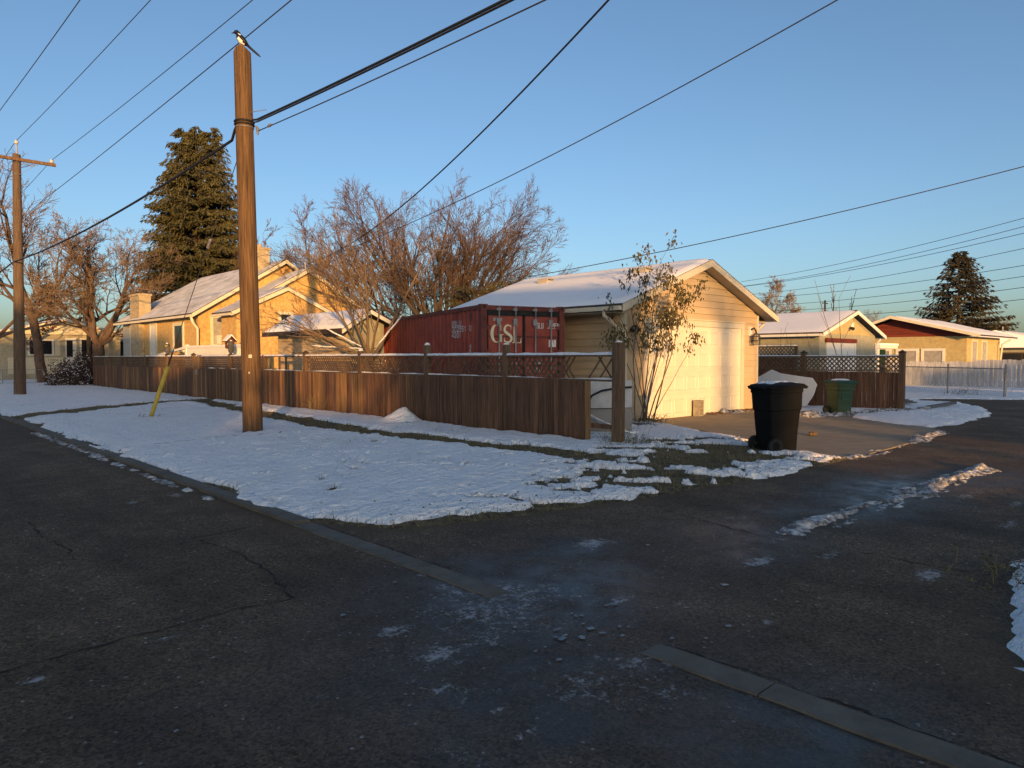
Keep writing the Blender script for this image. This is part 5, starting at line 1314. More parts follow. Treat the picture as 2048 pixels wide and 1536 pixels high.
lm = thing('lumber_piece', 'short stack of grey boards in snow at the dark fence end', 'plank', (26.5, 8.3, 0), 0, 'planks lying in the snow')
for k in range(3): MB().beam((25.3, 8.6 + k * .13, .12 + .04 * k), (27.2, 8.2 + k * .13, .14 + .04 * k), .12, .05).build('plank', LUMBER, lm)
cl = MB(); rnd = random.Random(4)
for k in range(5): cl.lathe([(.02, 0), (.06, .02), (.05, .06), (.01, .085)], (15.27 + rnd.uniform(-.09, .09), 6.63 + rnd.uniform(-.08, .08), .01), 7)
tag(cl.build('dirt_clod', DIRT), 'small brown dirt clod lying on the driveway', 'clod')
b = MB(); rnd = random.Random(9)
for k in range(900):
    if k < 640: x, y = rnd.uniform(18.6, 22.2), 11.26 - abs(rnd.gauss(0, .14))
    else: x, y = rnd.gauss(14.9, .45), rnd.gauss(10.75, .22)
    a = rnd.uniform(0, 6.28); s_ = rnd.uniform(.02, .05); z = .016 + rnd.uniform(0, .05) * max(0, 1 - (11.26 - y) * 3)
    if k >= 640: z += .10
    b.add([(x + s_ * math.cos(a), y + s_ * math.sin(a), z), (x - s_ * .4 * math.sin(a), y + s_ * .4 * math.cos(a), z + rnd.uniform(0, .03)), (x - s_ * math.cos(a), y - s_ * math.sin(a), z + rnd.uniform(0, .02)), (x + s_ * .4 * math.sin(a), y - s_ * .4 * math.cos(a), z + .004)], [(0, 1, 2, 3)])
tag(b.build('fallen_leaves', LITTER), 'brown fallen leaves blown against the garage door and corner', 'leaves', kind='stuff')
ridge('small drift of snow at the right foot of the garage door', [(19.4, 11.15), (20.2, 11.1), (20.9, 11.0)], .30, .18, .04, 51)

# ------------------------------------------------------------------ fences at the far right
wf = thing('white_plank_fence', 'weathered white vertical plank fence across the far end of the lane', 'fence', (46.7, 10, 0))
pk = MB().box(-.012, 0, 0, .012, .19, 1.0).mesh('plank', OLDWHITE)
rnd = random.Random(12); y = 3.4
while y < 15.2:
    x = 46.3 + (14.4 - y) * .16
    inst('plank', pk, wf, (x, y, .04 + rnd.uniform(-.02, .02)), (0, 0, 0), (1, 1, 1.42 + rnd.uniform(-.03, .03) + (.12 if y < 11 else 0))); y += .207
for z in (.32, 1.25): MB().beam((46.34, 14.4, z), (48.1, 3.4, z), .05, .10).build('rail', OLDWHITE, wf)
cf = thing('chain_link_fence', 'sagging chain-link fence with steel posts in front of the white planks', 'fence', (37, 10, 0))
cpts = [(35.7, 7.35), (36.9, 9.8), (38.0, 12.4), (38.6, 14.5)]
for k, (x, y) in enumerate(cpts): MB().tube([(x, y, -.1), (x + (.12 if k == 0 else 0), y, 1.42)], .055 if k == 0 else .035, 8).build('post', STEEL, cf)
MB().tube([(x, y, 1.22 + .02 * k) for k, (x, y) in enumerate(cpts)], .025, 6).build('top_rail', STEEL, cf)
b = MB()
for (x0, y0), (x1, y1) in zip(cpts[:-1], cpts[1:]):
    Ls = math.hypot(x1 - x0, y1 - y0); n = int(Ls / .11)
    for k in range(-10, n + 1):
        for dr in (1, -1):
            s0, s1 = k * .11, k * .11 + 1.15; z0, z1 = (.06, 1.22) if dr > 0 else (1.22, .06)
            if s0 < 0: z0 += (z1 - z0) * (-s0) / 1.15; s0 = 0
            if s1 > Ls: z1 = z0 + (z1 - z0) * (Ls - s0) / max(s1 - s0, 1e-6); s1 = Ls
            if s1 - s0 > .02:
                p0 = (x0 + (x1 - x0) * s0 / Ls, y0 + (y1 - y0) * s0 / Ls, z0); p1 = (x0 + (x1 - x0) * s1 / Ls, y0 + (y1 - y0) * s1 / Ls, z1)
                b.tube([p0, p1], .0035, 3, False)
o = b.build('wire_mesh', CHAIN, cf); o['kind'] = 'stuff'
cg = thing('garden_mesh_fence', 'low wire mesh fence in the snowy corner garden', 'fence', (8, 52, 0))
for x in (5.5, 7.2, 8.9, 10.6, 12.3): MB().tube([(x, 52, 0), (x, 52, 1.0)], .03, 6).build('post', STEEL, cg)
for z in (.15, .95): MB().tube([(5.5, 52, z), (12.3, 52, z)], .012, 4).build('rail', STEEL, cg)

# ------------------------------------------------------------------ trees
class Tree:
    def __init__(s, seed):
        s.r = random.Random(seed); s.big = MB(); s.v = []; s.f = []; s.tips = []
    def thin(s, pts, rs):
        b = len(s.v); k = len(pts)
        d = pts[-1] - pts[0]
        a = d.orthogonal().normalized() if d.length > 1e-6 else Vector((1, 0, 0)); c = d.cross(a).normalized() if d.length > 1e-6 else Vector((0, 1, 0))
        o = (a, a * -.5 + c * .866, a * -.5 - c * .866)
        for p, r in zip(pts, rs):
            for q in o: s.v.append(tuple(p + q * r))
        for i in range(k - 1):
            for j in range(3): s.f.append((b + i * 3 + j, b + i * 3 + (j + 1) % 3, b + i * 3 + 3 + (j + 1) % 3, b + i * 3 + 3 + j))
    def grow(s, p, d, L, r, lvl, P):
        rr = s.r; n = max(3, min(9, int(L / P['step'][min(lvl, len(P['step']) - 1)])))
        st = L / n; pts = [p.copy()]; rs = [r]
        w = P['wander']; up = P['up']; nl = P['levels']
        rt = max(r * P.get('taper', .35), P['rmin'])
        for i in range(n):
            d = d + Vector((rr.gauss(0, w), rr.gauss(0, w), rr.gauss(0, w * .7) + up)); d.normalize()
            p = p + d * st; q = r + (rt - r) * (i + 1) / n
            pts.append(p.copy()); rs.append(q)
            if lvl < nl and (i >= P.get('first', 1) or lvl > 0):
                for c in range(P['kids'][min(lvl, len(P['kids']) - 1)]):
                    if rr.random() > P['prob']: continue
                    ang = R(rr.uniform(*P['angle'])); ax = d.orthogonal().normalized(); ax.rotate(Matrix.Rotation(rr.uniform(0, 6.283), 3, d))
                    nd = d.copy(); nd.rotate(Matrix.Rotation(ang, 3, ax))
                    s.grow(p.copy(), nd, L * rr.uniform(*P['ratio']) * (1 - .35 * i / n), max(q * .62, P['rmin']), lvl + 1, P)
        if lvl >= nl - 1: s.tips.append((p.copy(), d.copy()))
        if r > P.get('thick', .035): s.big.tube(pts, rs, 7 if r > .07 else 5)
        else: s.thin(pts, rs)
    def twigs(s):
        m = MB(); m.v = s.v; m.f = s.f; m.m = [0] * len(s.f); return m
BASEP = dict(step=[.7, .55, .4, .3, .2], wander=.10, up=.03, levels=4, kids=[2, 2, 2, 1], prob=.62, angle=(22, 52), ratio=(.42, .66), rmin=.008, thick=.035)
def bare_tree(label, base, stems, P, seed, bark=BARK, twig=TWIG, trunk=None, cat='tree', name='bare_tree', group=None, leaf=None):
    """stems: list of (angle from vertical, azimuth, length, radius); trunk: (height, r0, r1, lean xy)"""
    P = dict(BASEP, **P); T = Tree(seed)
    x, y = base; t = thing(name, label, cat, (x, y, 0), 0, group)
    p0 = Vector((x, y, -.15))
    if trunk:
        h, r0, r1, lx, ly = trunk
        pts = [p0 + Vector((lx * k / 5 + .04 * math.sin(k * 2 + seed), ly * k / 5, (h + .15) * k / 5)) for k in range(6)]
        T.big.tube(pts, [r0 * 1.25] + [r0 + (r1 - r0) * k / 5 for k in range(1, 6)], 10); p0 = pts[-1] - Vector((0, 0, .12))
    for (a, az, L, r) in stems:
        d = Vector((math.sin(R(a)) * math.cos(R(az)), math.sin(R(a)) * math.sin(R(az)), math.cos(R(a))))
        T.grow(p0.copy(), d, L, r, 0, P)
    if T.big.f: T.big.build('trunk', bark, t, smooth=True)
    T.twigs().build('crown', twig, t)
    if leaf:
        m_, n_, sz = leaf; b = MB(); rr = T.r
        for k in range(n_):
            p, d = rr.choice(T.tips); q = p + Vector((rr.gauss(0, .1), rr.gauss(0, .1), rr.gauss(0, .1))); a = Vector((rr.gauss(0, 1), rr.gauss(0, 1), rr.gauss(0, 1))).normalized() * sz * rr.uniform(.6, 1.3); c = a.orthogonal().normalized() * sz * .6
            b.add([q - a, q + c, q + a, q - c], [(0, 1, 2, 3)])
        b.build('leaves', m_, t)
    return t
def view_az(px, py):   # azimuth pointing to the picture's right as seen at a place, in degrees
    return math.degrees(math.atan2(-.6893, .7244))
RZ = -43.6              # azimuth of the picture's right; RZ + 180 is its left

bare_tree('large spreading bare elm rising behind the container and garage', (22.0, 28.6),
          [(8, RZ, 5.0, .13), (28, RZ, 6.0, .14), (30, RZ + 180, 6.2, .15), (48, RZ + 175, 7.3, .12), (46, RZ + 8, 6.4, .12), (22, RZ + 90, 5.6, .12), (24, RZ - 90, 5.6, .12), (18, RZ + 150, 5.8, .12), (64, RZ + 170, 6.6, .09), (64, RZ + 10, 5.2, .08), (18, RZ - 4, 5.6, .12), (34, RZ - 25, 6.0, .11), (38, RZ + 6, 6.6, .12), (38, RZ + 184, 7.2, .12), (56, RZ + 186, 7.0, .10), (55, RZ - 6, 5.8, .10)],
          dict(levels=4, up=.004, kids=[2, 2, 3, 3], prob=.62, angle=(14, 42), ratio=(.40, .66), rmin=.0058, wander=.065, step=[.8, .55, .42, .32, .24]), 11, BARKD, TWIG, (2.2, .34, .26, 0, 0))
bare_tree('sunlit orange-brown bare tree behind the golden house gables', (24.5, 46.0),
          [(10, RZ, 6.5, .15), (30, RZ + 180, 6.2, .12), (32, RZ, 6.2, .12), (50, RZ + 180, 5.0, .09), (50, RZ, 5.2, .09), (25, RZ + 90, 5, .1)],
          dict(levels=4, prob=.56, kids=[2, 2, 3, 2], rmin=.013, angle=(18, 48), ratio=(.4, .62)), 21, BARK, TWIG, (3.0, .25, .2, 0, 0), leaf=(LEAFO, 1100, .07))
bare_tree('bare tree showing left of the golden house chimney', (22.0, 54.0),
          [(14, RZ, 6.5, .14), (30, RZ + 180, 6.0, .12), (35, RZ, 5.6, .1), (20, RZ + 90, 5, .1)], dict(levels=4, prob=.55, kids=[2, 2, 2, 2], rmin=.014), 23, BARK, TWIGT, (3.5, .25, .2, 0, 0))
bare_tree('rusty bare tree between the elm and the golden house', (26.5, 38.0),
          [(12, RZ + 180, 5.6, .12), (34, RZ + 180, 5.4, .10), (30, RZ, 5.2, .10), (55, RZ + 180, 4.2, .07), (55, RZ, 4.5, .08), (30, RZ + 90, 4.5, .08)], dict(levels=4, prob=.58, kids=[2, 2, 3, 2], rmin=.0105), 25, BARK, TWIG, (2.0, .22, .16, 0, 0))
bare_tree('fine-twigged bare tree seen through the elm above the container', (27.5, 34.5),
          [(10, RZ, 5.0, .10), (30, RZ + 180, 5.2, .10), (34, RZ, 5.4, .10), (52, RZ + 178, 5.2, .08), (50, RZ + 4, 4.8, .08), (60, RZ, 4.0, .07), (25, RZ + 90, 4.6, .08)],
          dict(levels=4, up=.015, prob=.6, kids=[2, 3, 3, 2], rmin=.0075, angle=(12, 36), ratio=(.42, .66), wander=.06, step=[.8, .55, .42, .32, .24]), 27, BARK, TWIG, (1.8, .22, .16, 0, 0))
# maples on the street side
bare_tree('gnarled bare maple forking low behind the fence end', (11.2, 47.6),
          [(26, RZ + 178, 5.2, .23), (30, RZ + 4, 5.4, .20), (8, RZ + 160, 5.0, .16), (62, RZ, 3.0, .11), (50, RZ + 185, 4.4, .13), (14, RZ + 30, 5.4, .13), (40, RZ + 60, 4.6, .12)],
          dict(levels=4, prob=.56, kids=[2, 3, 3, 3], wander=.19, up=.06, angle=(24, 62), ratio=(.42, .66), rmin=.011, step=[.7, .5, .4, .3, .25]), 31, BARK, TWIGT, (2.5, .38, .31, .1, -.1))
bare_tree('tall slim bare maple leaning beside the street pole', (9.5, 53.0),
          [(6, RZ + 180, 7.8, .20), (35, RZ, 5.6, .14), (38, RZ + 180, 5.5, .13), (20, RZ + 100, 5, .1), (58, RZ + 5, 4.6, .1)],
          dict(levels=4, prob=.54, kids=[2, 2, 3, 2], wander=.13, up=.05, angle=(20, 50), rmin=.012), 33, BARK, TWIGT, (4.2, .30, .24, -.4, .4))
bare_tree('tree with sparse orange leaves at the left picture edge', (7.6, 58.0),
          [(15, RZ + 180, 6.0, .16), (40, RZ + 180, 5.4, .13), (35, RZ, 5.4, .12), (60, RZ + 180, 4.5, .1), (58, RZ, 4.2, .09)],
          dict(levels=4, prob=.5, kids=[2, 2, 3, 2], wander=.14, rmin=.012), 35, BARK, TWIG, (3.0, .28, .22, 0, 0), leaf=(LEAFO, 1500, .085))
# small snowy tree behind the fence
sdt = bare_tree('small tan-twigged tree with snow on its low limbs behind the fence', (11.75, 18.7),
          [(8, RZ + 180, 3.2, .05), (38, RZ, 3.0, .055), (62, RZ + 180, 3.1, .05), (48, RZ + 176, 3.2, .045), (78, RZ + 172, 3.0, .04), (25, RZ + 185, 3.2, .05), (20, RZ + 90, 2.6, .04)],
          dict(levels=4, prob=.55, kids=[2, 2, 3, 2], wander=.10, up=.045, angle=(16, 46), ratio=(.4, .62), rmin=.0045, thick=.022, step=[.45, .36, .28, .22, .16]), 41, TWIGT, TWIGT, (1.75, .085, .07, .05, 0))
b = MB()
for (a0, a1, z0, z1) in (((11.62, 18.8), (10.95, 20.9), 1.93, 2.05), ((11.6, 18.85), (11.1, 20.2), 2.0, 2.6), ((11.95, 18.55), (12.5, 17.9), 2.0, 3.0)):
    b.tube([(a0[0] + (a1[0] - a0[0]) * k / 8, a0[1] + (a1[1] - a0[1]) * k / 8, z0 + (z1 - z0) * k / 8 + .035 + .01 * math.sin(k * 2)) for k in range(9)], [.012] + [.026] * 7 + [.006], 6)
b.build('limb_snow', SNOW, sdt, smooth=True)
# trees on the right horizon
for k, (lb, base, H, sp, sd, lv) in enumerate((('round bare tree just right of the garage eave', (66.6, 33.2), 8.6, 1.0, 51, 4), ('low rusty bare tree behind the neighbouring garage', (71.5, 32.0), 5.6, 1.0, 52, 4), ('pale bare tree above the neighbouring garage roof', (90.5, 39.5), 7.6, .7, 53, 3), ('small bare tree between the two right-hand roofs', (100.0, 35.0), 7.6, .5, 54, 3), ('faint bare tree left of the garage vents', (37.0, 38.0), 6.6, .9, 55, 3), ('faint bare tree at the right picture edge', (112.0, 26.0), 8.0, .8, 56, 3))):
    a = H * .55
    bare_tree(lb, base, [(8, RZ, a, .12), (30 * sp, RZ, a * .95, .1), (32 * sp, RZ + 180, a * .95, .1), (55 * sp, RZ, a * .8, .08), (55 * sp, RZ + 180, a * .8, .08), (28, RZ + 90, a * .7, .08)],
              dict(levels=lv, prob=.6, kids=[2, 3, 4, 4], rmin=.011, wander=.13, step=[.8, .55, .42, .34, .3]), sd, BARK, (TWIG if k in (1,) else TWIGT), (H * .28, .2, .16, 0, 0))
for k, (x, y, h) in enumerate(((91.0, 37.2, 9.6), (92.5, 36.6, 9.0))):
    t = thing('columnar_poplar', ('taller', 'shorter')[k] + ' of the two narrow leafless poplars above the roofs', 'tree', (x, y, 0), 0, 'narrow poplars')
    T = Tree(61 + k); P = dict(BASEP, levels=2, up=.22, prob=.8, kids=[3, 2], angle=(12, 26), ratio=(.12, .22), rmin=.03, step=[.5, .4, .3])
    T.grow(Vector((x, y, 0)), Vector((0, 0, 1)), h, .14, 0, dict(P, first=1))
    if T.big.f: T.big.build('trunk', BARKD, t)
    T.twigs().build('crown', TWIGD, t)
# saplings beside the dark fence and behind the garage
for k, (lb, x, y, hs_) in enumerate((('two thin bare saplings rising beyond the dark lattice fence', 25.4, 9.9, [(2, 30, 4.2, .022), (4, 200, 3.9, .02), (25, 120, 2.4, .014), (30, 320, 2.3, .014), (40, 40, 1.8, .01)]), ('thin forked sapling beyond the lattice beside the garage', 25.3, 12.1, [(10, 60, 3.0, .016), (18, 240, 2.6, .014), (30, 150, 2.2, .012)]), ('long bare shoots standing above the garage roof', 20.2, 20.4, [(4, 160, 6.6, .022), (14, 136, 6.4, .02), (24, 136, 6.0, .018), (34, 136, 5.2, .016), (8, -40, 6.2, .018), (20, 100, 5.6, .016)]))):
    bare_tree(lb, (x, y), hs_, dict(levels=1, prob=.28, kids=[1], wander=.05, up=.01, rmin=.006, angle=(20, 40), ratio=(.25, .5), thick=.05, step=[.5, .3]), 71 + k, TWIGD, TWIGD, None, 'sapling', 'sapling')

# conifers
def conifer(label, base, H, prof, seed, m, whorl, per, droop, spray, z0=.6, lift=0.0, tops=1):
    """prof(t) radius, t = 0 at the tip, 1 at the foot; boughs carry hanging fans of needles"""
    rr = random.Random(seed); x, y = base
    t = thing('spruce_tree', label, 'tree', (x, y, 0))
    MB().tube([(x, y, -.2), (x, y, H * .5), (x, y, H * .97)], [.32, .2, .04], 8).build('trunk', BARKD, t)
    b = MB(); bo = MB()
    z = H
    while z > z0:
        tt = (H - z) / H; rad = prof(tt)
        nb = max(4, int(per * (.5 + rad / 3.5)))
        for k in range(nb):
            a = rr.uniform(0, 6.283); L = rad * rr.uniform(.72, 1.10); ca, sa = math.cos(a), math.sin(a)
            ox, oy = (0, 0)
            if tops > 1 and tt < .14:
                q = k % tops; ox, oy = (q - (tops - 1) / 2) * 1.0 * .7244, (q - (tops - 1) / 2) * 1.0 * -.6893; L *= .6
            n = max(3, int(L / (.30 * spray)))
            zb = z + rr.uniform(-.15, .15)
            pts = []
            for i in range(n + 1):
                u = i / n; zz = zb - droop * L * (u - .55 * u * u * (1 + lift)) ; pts.append(Vector((x + ox + ca * L * u, y + oy + sa * L * u, zz)))
            if L > 1.0: bo.tube(pts, [.04 * (1 - .8 * i / n) for i in range(n + 1)], 4, False)
            for i in range(1, n + 1):
                u = i / n
                if u < .3 and rad > 1.6: continue
                for sgn in (-1, 1, 0, -.5, .5):
                    l = spray * rr.uniform(.26, .52) * (1 if sgn else .8) * (1.15 - .35 * u)
                    dx = ca * .75 + sgn * -sa * .75 + rr.gauss(0, .15); dy = sa * .75 + sgn * ca * .75 + rr.gauss(0, .15); dz = -.42 + rr.gauss(0, .22) + lift * .25
                    d = Vector((dx, dy, dz)).normalized() * l; p = pts[i] + Vector((rr.gauss(0, .05), rr.gauss(0, .05), rr.gauss(0, .05)))
                    w = d.cross(Vector((0, 0, 1))); w = (w.normalized() if w.length > 1e-5 else Vector((1, 0, 0))) * l * .13; h_ = Vector((0, 0, -l * rr.uniform(.15, .40)))
                    b.add([p, p + d * .55 + w + h_ * .6, p + d + h_, p + d * .55 - w + h_ * .6, p + d * .5 + h_ * 1.3], [(0, 1, 2), (0, 2, 3), (0, 4, 2)])
        z -= whorl * rr.uniform(.8, 1.2) * (.55 + .5 * min(1, tt * 3))
    b.build('crown', m, t)
    bo.build('boughs', BARKD, t)
    return t
conifer('huge dense spruce towering behind the golden house', (19.3, 53.3), 18.2, lambda t: np.interp(t, [0, .05, .25, .5, .8, 1], [.6, 1.5, 2.9, 3.9, 4.4, 4.4]), 81, NEEDLE, .30, 19, .30, 1.05, 2.0, 0, 3)
conifer('dark spruce with upswept layered boughs behind the red-gabled house', (85.8, 21.9), 12.7, lambda t: np.interp(t, [0, .1, .4, .7, 1], [.5, 1.5, 3.4, 5.4, 6.2]), 82, NEEDLED, .50, 13, .26, 1.35, 1.0, .75)
conifer('small far spruce above the corner bungalow roof', (15.2, 82.0), 9.0, lambda t: .2 + 2.1 * t, 83, NEEDLED, .55, 7, .3, 1.4)
conifer('second small spruce beyond the corner bungalow', (18.3, 82.0), 8.4, lambda t: .2 + 1.9 * t, 84, NEEDLED, .55, 7, .3, 1.4)
conifer('dark cedar tucked between the elm trunk and garage roof', (18.6, 22.4), 4.6, lambda t: np.interp(t, [0, .3, 1], [.5, 1.0, 1.3]), 85, NEEDLED, .28, 10, .15, .6, .3)
conifer('low evergreen shrub behind the garage back slope', (21.0, 22.6), 4.9, lambda t: np.interp(t, [0, .4, 1], [.9, 1.4, 1.6]), 86, NEEDLE, .30, 9, .15, .6, .3)

# leafy shrub at the garage corner
def leafy(label, base, stems, seed, nleaf, L=.11):
    rr = random.Random(seed); x, y = base
    t = thing('leafy_shrub', label, 'shrub', (x, y, 0))
    T = Tree(seed); P = dict(BASEP, levels=2, up=.02, prob=.62, kids=[1, 2], wander=.06, angle=(25, 60), ratio=(.18, .36), rmin=.0045, thick=.06, step=[.35, .22, .16], first=4)
    for (a, az, l, r) in stems:
        d = Vector((math.sin(R(a)) * math.cos(R(az)), math.sin(R(a)) * math.sin(R(az)), math.cos(R(a))))
        T.grow(Vector((x + rr.gauss(0, .15), y + rr.gauss(0, .07), 0)), d, l, r, 0, P)
    T.twigs().build('twigs', TWIGD, t)
    tips = [p for p, d in T.tips if p.z > 1.0]
    tips.sort(key=lambda q: q.z); groups = [tips[int(len(tips) * rr.random() ** 1.25)] for _ in range(nleaf // 9)]
    lm = []
    for v in range(5):
        l = L * rr.uniform(.8, 1.35); w = l * rr.uniform(.17, .26); c = l * rr.uniform(.05, .2)
        b = MB().add([(0, 0, 0), (w, .01, -l * .35), (0, c, -l), (-w, .01, -l * .35), (0, -.4 * w, -l * .4)], [(0, 1, 4), (1, 2, 4), (2, 3, 4), (3, 0, 4)]); lm.append(b)
    big = MB()
    for g in groups:
        n = rr.randint(5, 13)
        for k in range(n):
            p = g + Vector((rr.gauss(0, .09), rr.gauss(0, .09), rr.gauss(0, .10)))
            mtx = Matrix.Rotation(rr.uniform(0, 6.283), 3, 'Z') @ Matrix.Rotation(rr.gauss(.35, .35), 3, 'X'); s_ = rr.uniform(.8, 1.3)
            src = rr.choice(lm); big.add([tuple(p + mtx @ (Vector(q) * s_)) for q in src.v], src.f)
    big.build('leaves', LEAFG, t)
leafy('tall leggy shrub with drooping withered leaves at the garage corner', (14.95, 10.78),
      [(2, 136, 3.3, .020), (5, RZ, 3.6, .024), (9, RZ + 5, 3.7, .024), (14, RZ, 3.3, .022), (8, 136, 3.0, .018), (20, RZ - 6, 2.9, .018), (4, 60, 3.7, .02), (8, RZ + 20, 4.0, .022), (13, 136, 2.9, .016), (27, RZ, 2.4, .014), (11, RZ - 15, 3.2, .02), (17, RZ + 8, 3.2, .018)], 91, 2000, .095)

# russet hedge by the fence end and weeds at the gate post
def bush(label, base, rx, ry, rz, n, m, seed, snow=0, name='hedge_bush', leaf=.05):
    rr = random.Random(seed); x, y = base; t = thing(name, label, 'bush', (x, y, 0))
    tw = Tree(seed); b = MB(); sb = MB()
    for k in range(60):
        a = rr.uniform(0, 6.28); e = rr.uniform(.3, 1.3); q = Vector((math.cos(a) * math.cos(e) * rx, math.sin(a) * math.cos(e) * ry, abs(math.sin(e)) * rz)) * rr.uniform(.7, .98)
        tw.thin([Vector((x + q.x * .15, y + q.y * .15, 0)), Vector((x + q.x * .6, y + q.y * .6, q.z * .6)), Vector((x + q.x, y + q.y, q.z))], [.014, .01, .006])
    for k in range(n):
        a = rr.uniform(0, 6.28); cz = rr.uniform(-.05, 1); rad = math.sqrt(max(0, 1 - cz * cz)); f = rr.uniform(.62, 1.0) * (1 + .16 * math.sin(a * 5 + seed) * rad + .12 * math.sin(cz * 9 + a * 3))
        p = Vector((x + math.cos(a) * rad * rx * f, y + math.sin(a) * rad * ry * f, max(.03, cz * rz * f)))
        d = Vector((rr.gauss(0, 1), rr.gauss(0, 1), rr.gauss(0, 1))).normalized() * leaf * rr.uniform(.6, 1.4); c = d.orthogonal().normalized() * leaf * .5
        (sb if rr.random() < snow and d.cross(c).z != 0 else b).add([p - d, p + c, p + d, p - c], [(0, 1, 2, 3)])
    tw.twigs().build('twigs', TWIGD, t); b.build('leaves', m, t)
    if sb.f: sb.build('leaf_snow', SNOW, t)
bush('russet hedge bush speckled with snow at the far fence end', (9.55, 46.4), 1.25, 1.2, 1.55, 5200, LEAFR, 95, .16, leaf=.055)
bush('upper russet shrub rising behind the speckled hedge', (10.6, 47.6), 1.1, 1.1, 2.2, 3500, LEAFR, 96, .05, leaf=.055)
bush('dark snowy bush at the left picture edge by the bungalow', (6.5, 58.5), 1.2, 1.0, 1.6, 1800, LEAFR, 97, .1, leaf=.07)
bush('scrubby dark bush with snow between shed and container', (12.7, 19.2), .8, .7, 1.9, 1500, LEAFR, 98, .10, leaf=.05)
def weeds(label, base, n, h, seed, spread=.25):
    rr = random.Random(seed); x, y = base; t = thing('weed_clump', label, 'weeds', (x, y, 0)); T = Tree(seed); b = MB()
    for k in range(n):
        p = Vector((x + rr.gauss(0, spread), y + rr.gauss(0, spread), .04)); d = Vector((rr.gauss(0, .5), rr.gauss(0, .5), 1)).normalized(); l = h * rr.uniform(.4, 1)
        q = p + d * l * .6; e = p + d * l + Vector((rr.gauss(0, .06), rr.gauss(0, .06), -.03)); T.thin([p, q, e], [.004, .0032, .002])
        for j in range(5):
            s_ = p.lerp(e, rr.uniform(.35, 1)); v = Vector((rr.gauss(0, 1), rr.gauss(0, 1), rr.gauss(.2, .6))).normalized() * rr.uniform(.02, .045); c = v.orthogonal().normalized() * .008
            b.add([s_, s_ + v * .5 + c, s_ + v, s_ + v * .5 - c], [(0, 1, 2, 3)])
    o_ = T.twigs().build('stems', BLADE, t); o_['kind'] = 'stuff'; b.build('leaves', LEAFG, t)
weeds('dry weeds round the foot of the thick gate post', (10.5, 8.1), 60, .5, 101, .22)
weeds('low leafy weeds in snow beside the gate post', (10.9, 7.85), 46, .26, 102, .16)
weeds('dead weeds under the shrub at the garage corner', (14.7, 10.4), 60, .35, 103, .25)
weeds('dry stalks against the sunlit middle of the fence', (10.35, 19.2), 30, .75, 104, .25)
weeds('grass tuft round the foot of the magpie pole', (6.3, 14.5), 50, .14, 105, .2)
weeds('grass tuft round the yellow guy guard', (5.98, 20.25), 36, .22, 106, .18)
weeds('dry grass tuft in front of the chain-link fence', (36.2, 9.0), 50, .5, 107, .35)
# twigs lying at the right edge of the alley
tg = thing('fallen_branch', 'dark twiggy branch lying across the edge of the alley', 'branch', (6.8, 1.3, 0))
T = Tree(111); T.grow(Vector((7.1, 1.12, .05)), Vector((-.78, .3, .03)).normalized(), .75, .012, 0, dict(BASEP, levels=2, up=0, prob=.7, kids=[2, 1], wander=.08, angle=(25, 50), ratio=(.25, .45), rmin=.003, thick=.05, step=[.1, .06, .05]))
T.grow(Vector((7.0, 1.0, .04)), Vector((-.9, .35, .05)).normalized(), .6, .01, 0, dict(BASEP, levels=1, up=0, prob=.7, kids=[2], wander=.08, angle=(25, 50), ratio=(.25, .45), rmin=.003, thick=.05, step=[.1, .06]))
T.twigs().build('twigs', TWIGD, tg)
weeds('weed stalks poking through the verge snow at the picture edge', (6.3, .95), 60, .2, 112, .3)

# far-off woods that close the horizon
b = MB(); rr = random.Random(120)
for k in range(9000):
    a = R(rr.uniform(-30, 130)); d = rr.uniform(190, 260); x, y = d * math.cos(a), d * math.sin(a)
    h = rr.uniform(1, 7) + 3.0 * vnoise(np.array(a * 14), np.array(.5)); w = rr.uniform(.25, .7); 
    lx, ly = -math.sin(a) * w, math.cos(a) * w; t_ = rr.uniform(-.8, .8)
    b.add([(x - lx, y - ly, h * .2), (x + lx, y + ly, h * .15), (x + lx * .3 + t_, y + ly * .3, h + 1.2)], [(0, 1, 2)])
tag(b.build('treeline', TWIGT), 'hazy brown far-off woods closing the horizon', 'woods', kind='stuff')

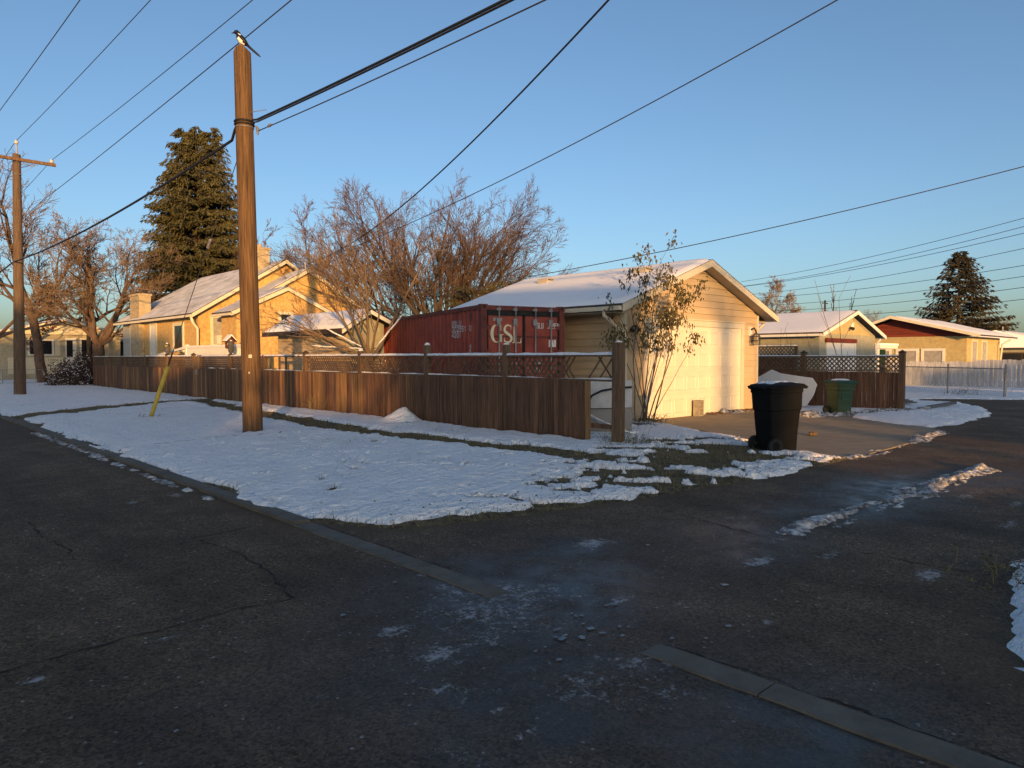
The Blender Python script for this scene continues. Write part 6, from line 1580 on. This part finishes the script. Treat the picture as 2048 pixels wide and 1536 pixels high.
# ------------------------------------------------------------------ unseen houses and trees added behind the viewpoint to shade the corner
def shade_house(label, x0, x1, y0, y1, h, roof=1.2, wm=STUCCO2):
    back = 30.0                        # metres farther back along the sun's path
    x0 -= back * math.cos(SUN_AZ); x1 -= back * math.cos(SUN_AZ); y0 -= back * math.sin(SUN_AZ); y1 -= back * math.sin(SUN_AZ); h += back * math.tan(SUN_EL)
    t = thing('house', label, 'house', ((x0 + x1) / 2, (y0 + y1) / 2, 0))  # unseen building, placed and sized only for the shade it casts
    MB().box(x0, y0, -.1, x1, y1, h - roof).build('wall', wm, t)
    xm, o = (x0 + x1) / 2, .35
    MB().add([(x0 - o, y0 - o, h - roof), (x1 + o, y0 - o, h - roof), (x1 + o, y1 + o, h - roof), (x0 - o, y1 + o, h - roof), (xm - .3, (y0 + y1) / 2 - .3, h), (xm + .3, (y0 + y1) / 2 + .3, h)], [(3, 2, 1, 0), (0, 1, 4), (1, 2, 5, 4), (2, 3, 5), (3, 0, 4, 5)]).build('roof', SHINGLE, t)
    for k in range(3):
        xx = x0 + (x1 - x0) * (k + .3) / 3
        window(t, 0, y1, 1, xx, xx + 1.0, 1.0, 2.2, .1, WHITEP, GLASS)
shade_house('unseen two-storey pale house added behind the viewpoint to cast shade', -14.2, -9.5, -28.8, -24.0, 8.9, 1.0)
shade_house('unseen small garage added behind the viewpoint to cast low shade', -17.5, -14.25, -25.2, -21.9, 4.7, .5)
shade_house('unseen grey storey-and-a-half house added behind the viewpoint to cast shade', -23.2, -18.5, -23.6, -18.8, 7.0, .8, GREYST)
shade_house('unseen tall house added behind the viewpoint to cast shade up the street', -30.0, -23.6, -20.2, -14.5, 9.7, .9)
shade_house('unseen tall block added behind the viewpoint to shade the far bungalow', -41.0, -30.0, -16.0, -8.0, 11.1, .6, GREYST)
shade_house('unseen low wide house added behind the viewpoint to shade the white fence', 13.0, 21.5, -46.0, -39.5, 7.2, .7)
shade_house('unseen wide house added behind the viewpoint to shade the neighbouring garage', -3.6, 10.8, -40.8, -29.4, 7.5, .7, YELLOWST)
bare_tree('unseen bare tree added behind the viewpoint to dapple the fence light', (-12.2, -18.4), [(10, 0, 4, .12), (35, 30, 4, .1), (35, 210, 4, .1), (50, 120, 3.4, .08), (50, 300, 3.4, .08)], dict(levels=3, prob=.55, rmin=.012), 131, BARK, TWIG, (2.2, .2, .16, 0, 0))
bare_tree('unseen tall bare tree far behind the viewpoint casting the soft band on the garage door', (-30.6, -69.4), [(10, 0, 6, .2), (35, 30, 5, .15), (35, 210, 5, .15)], dict(levels=2, prob=.5, rmin=.03), 132, BARK, TWIG, (10.5, .38, .30, 0, 0))
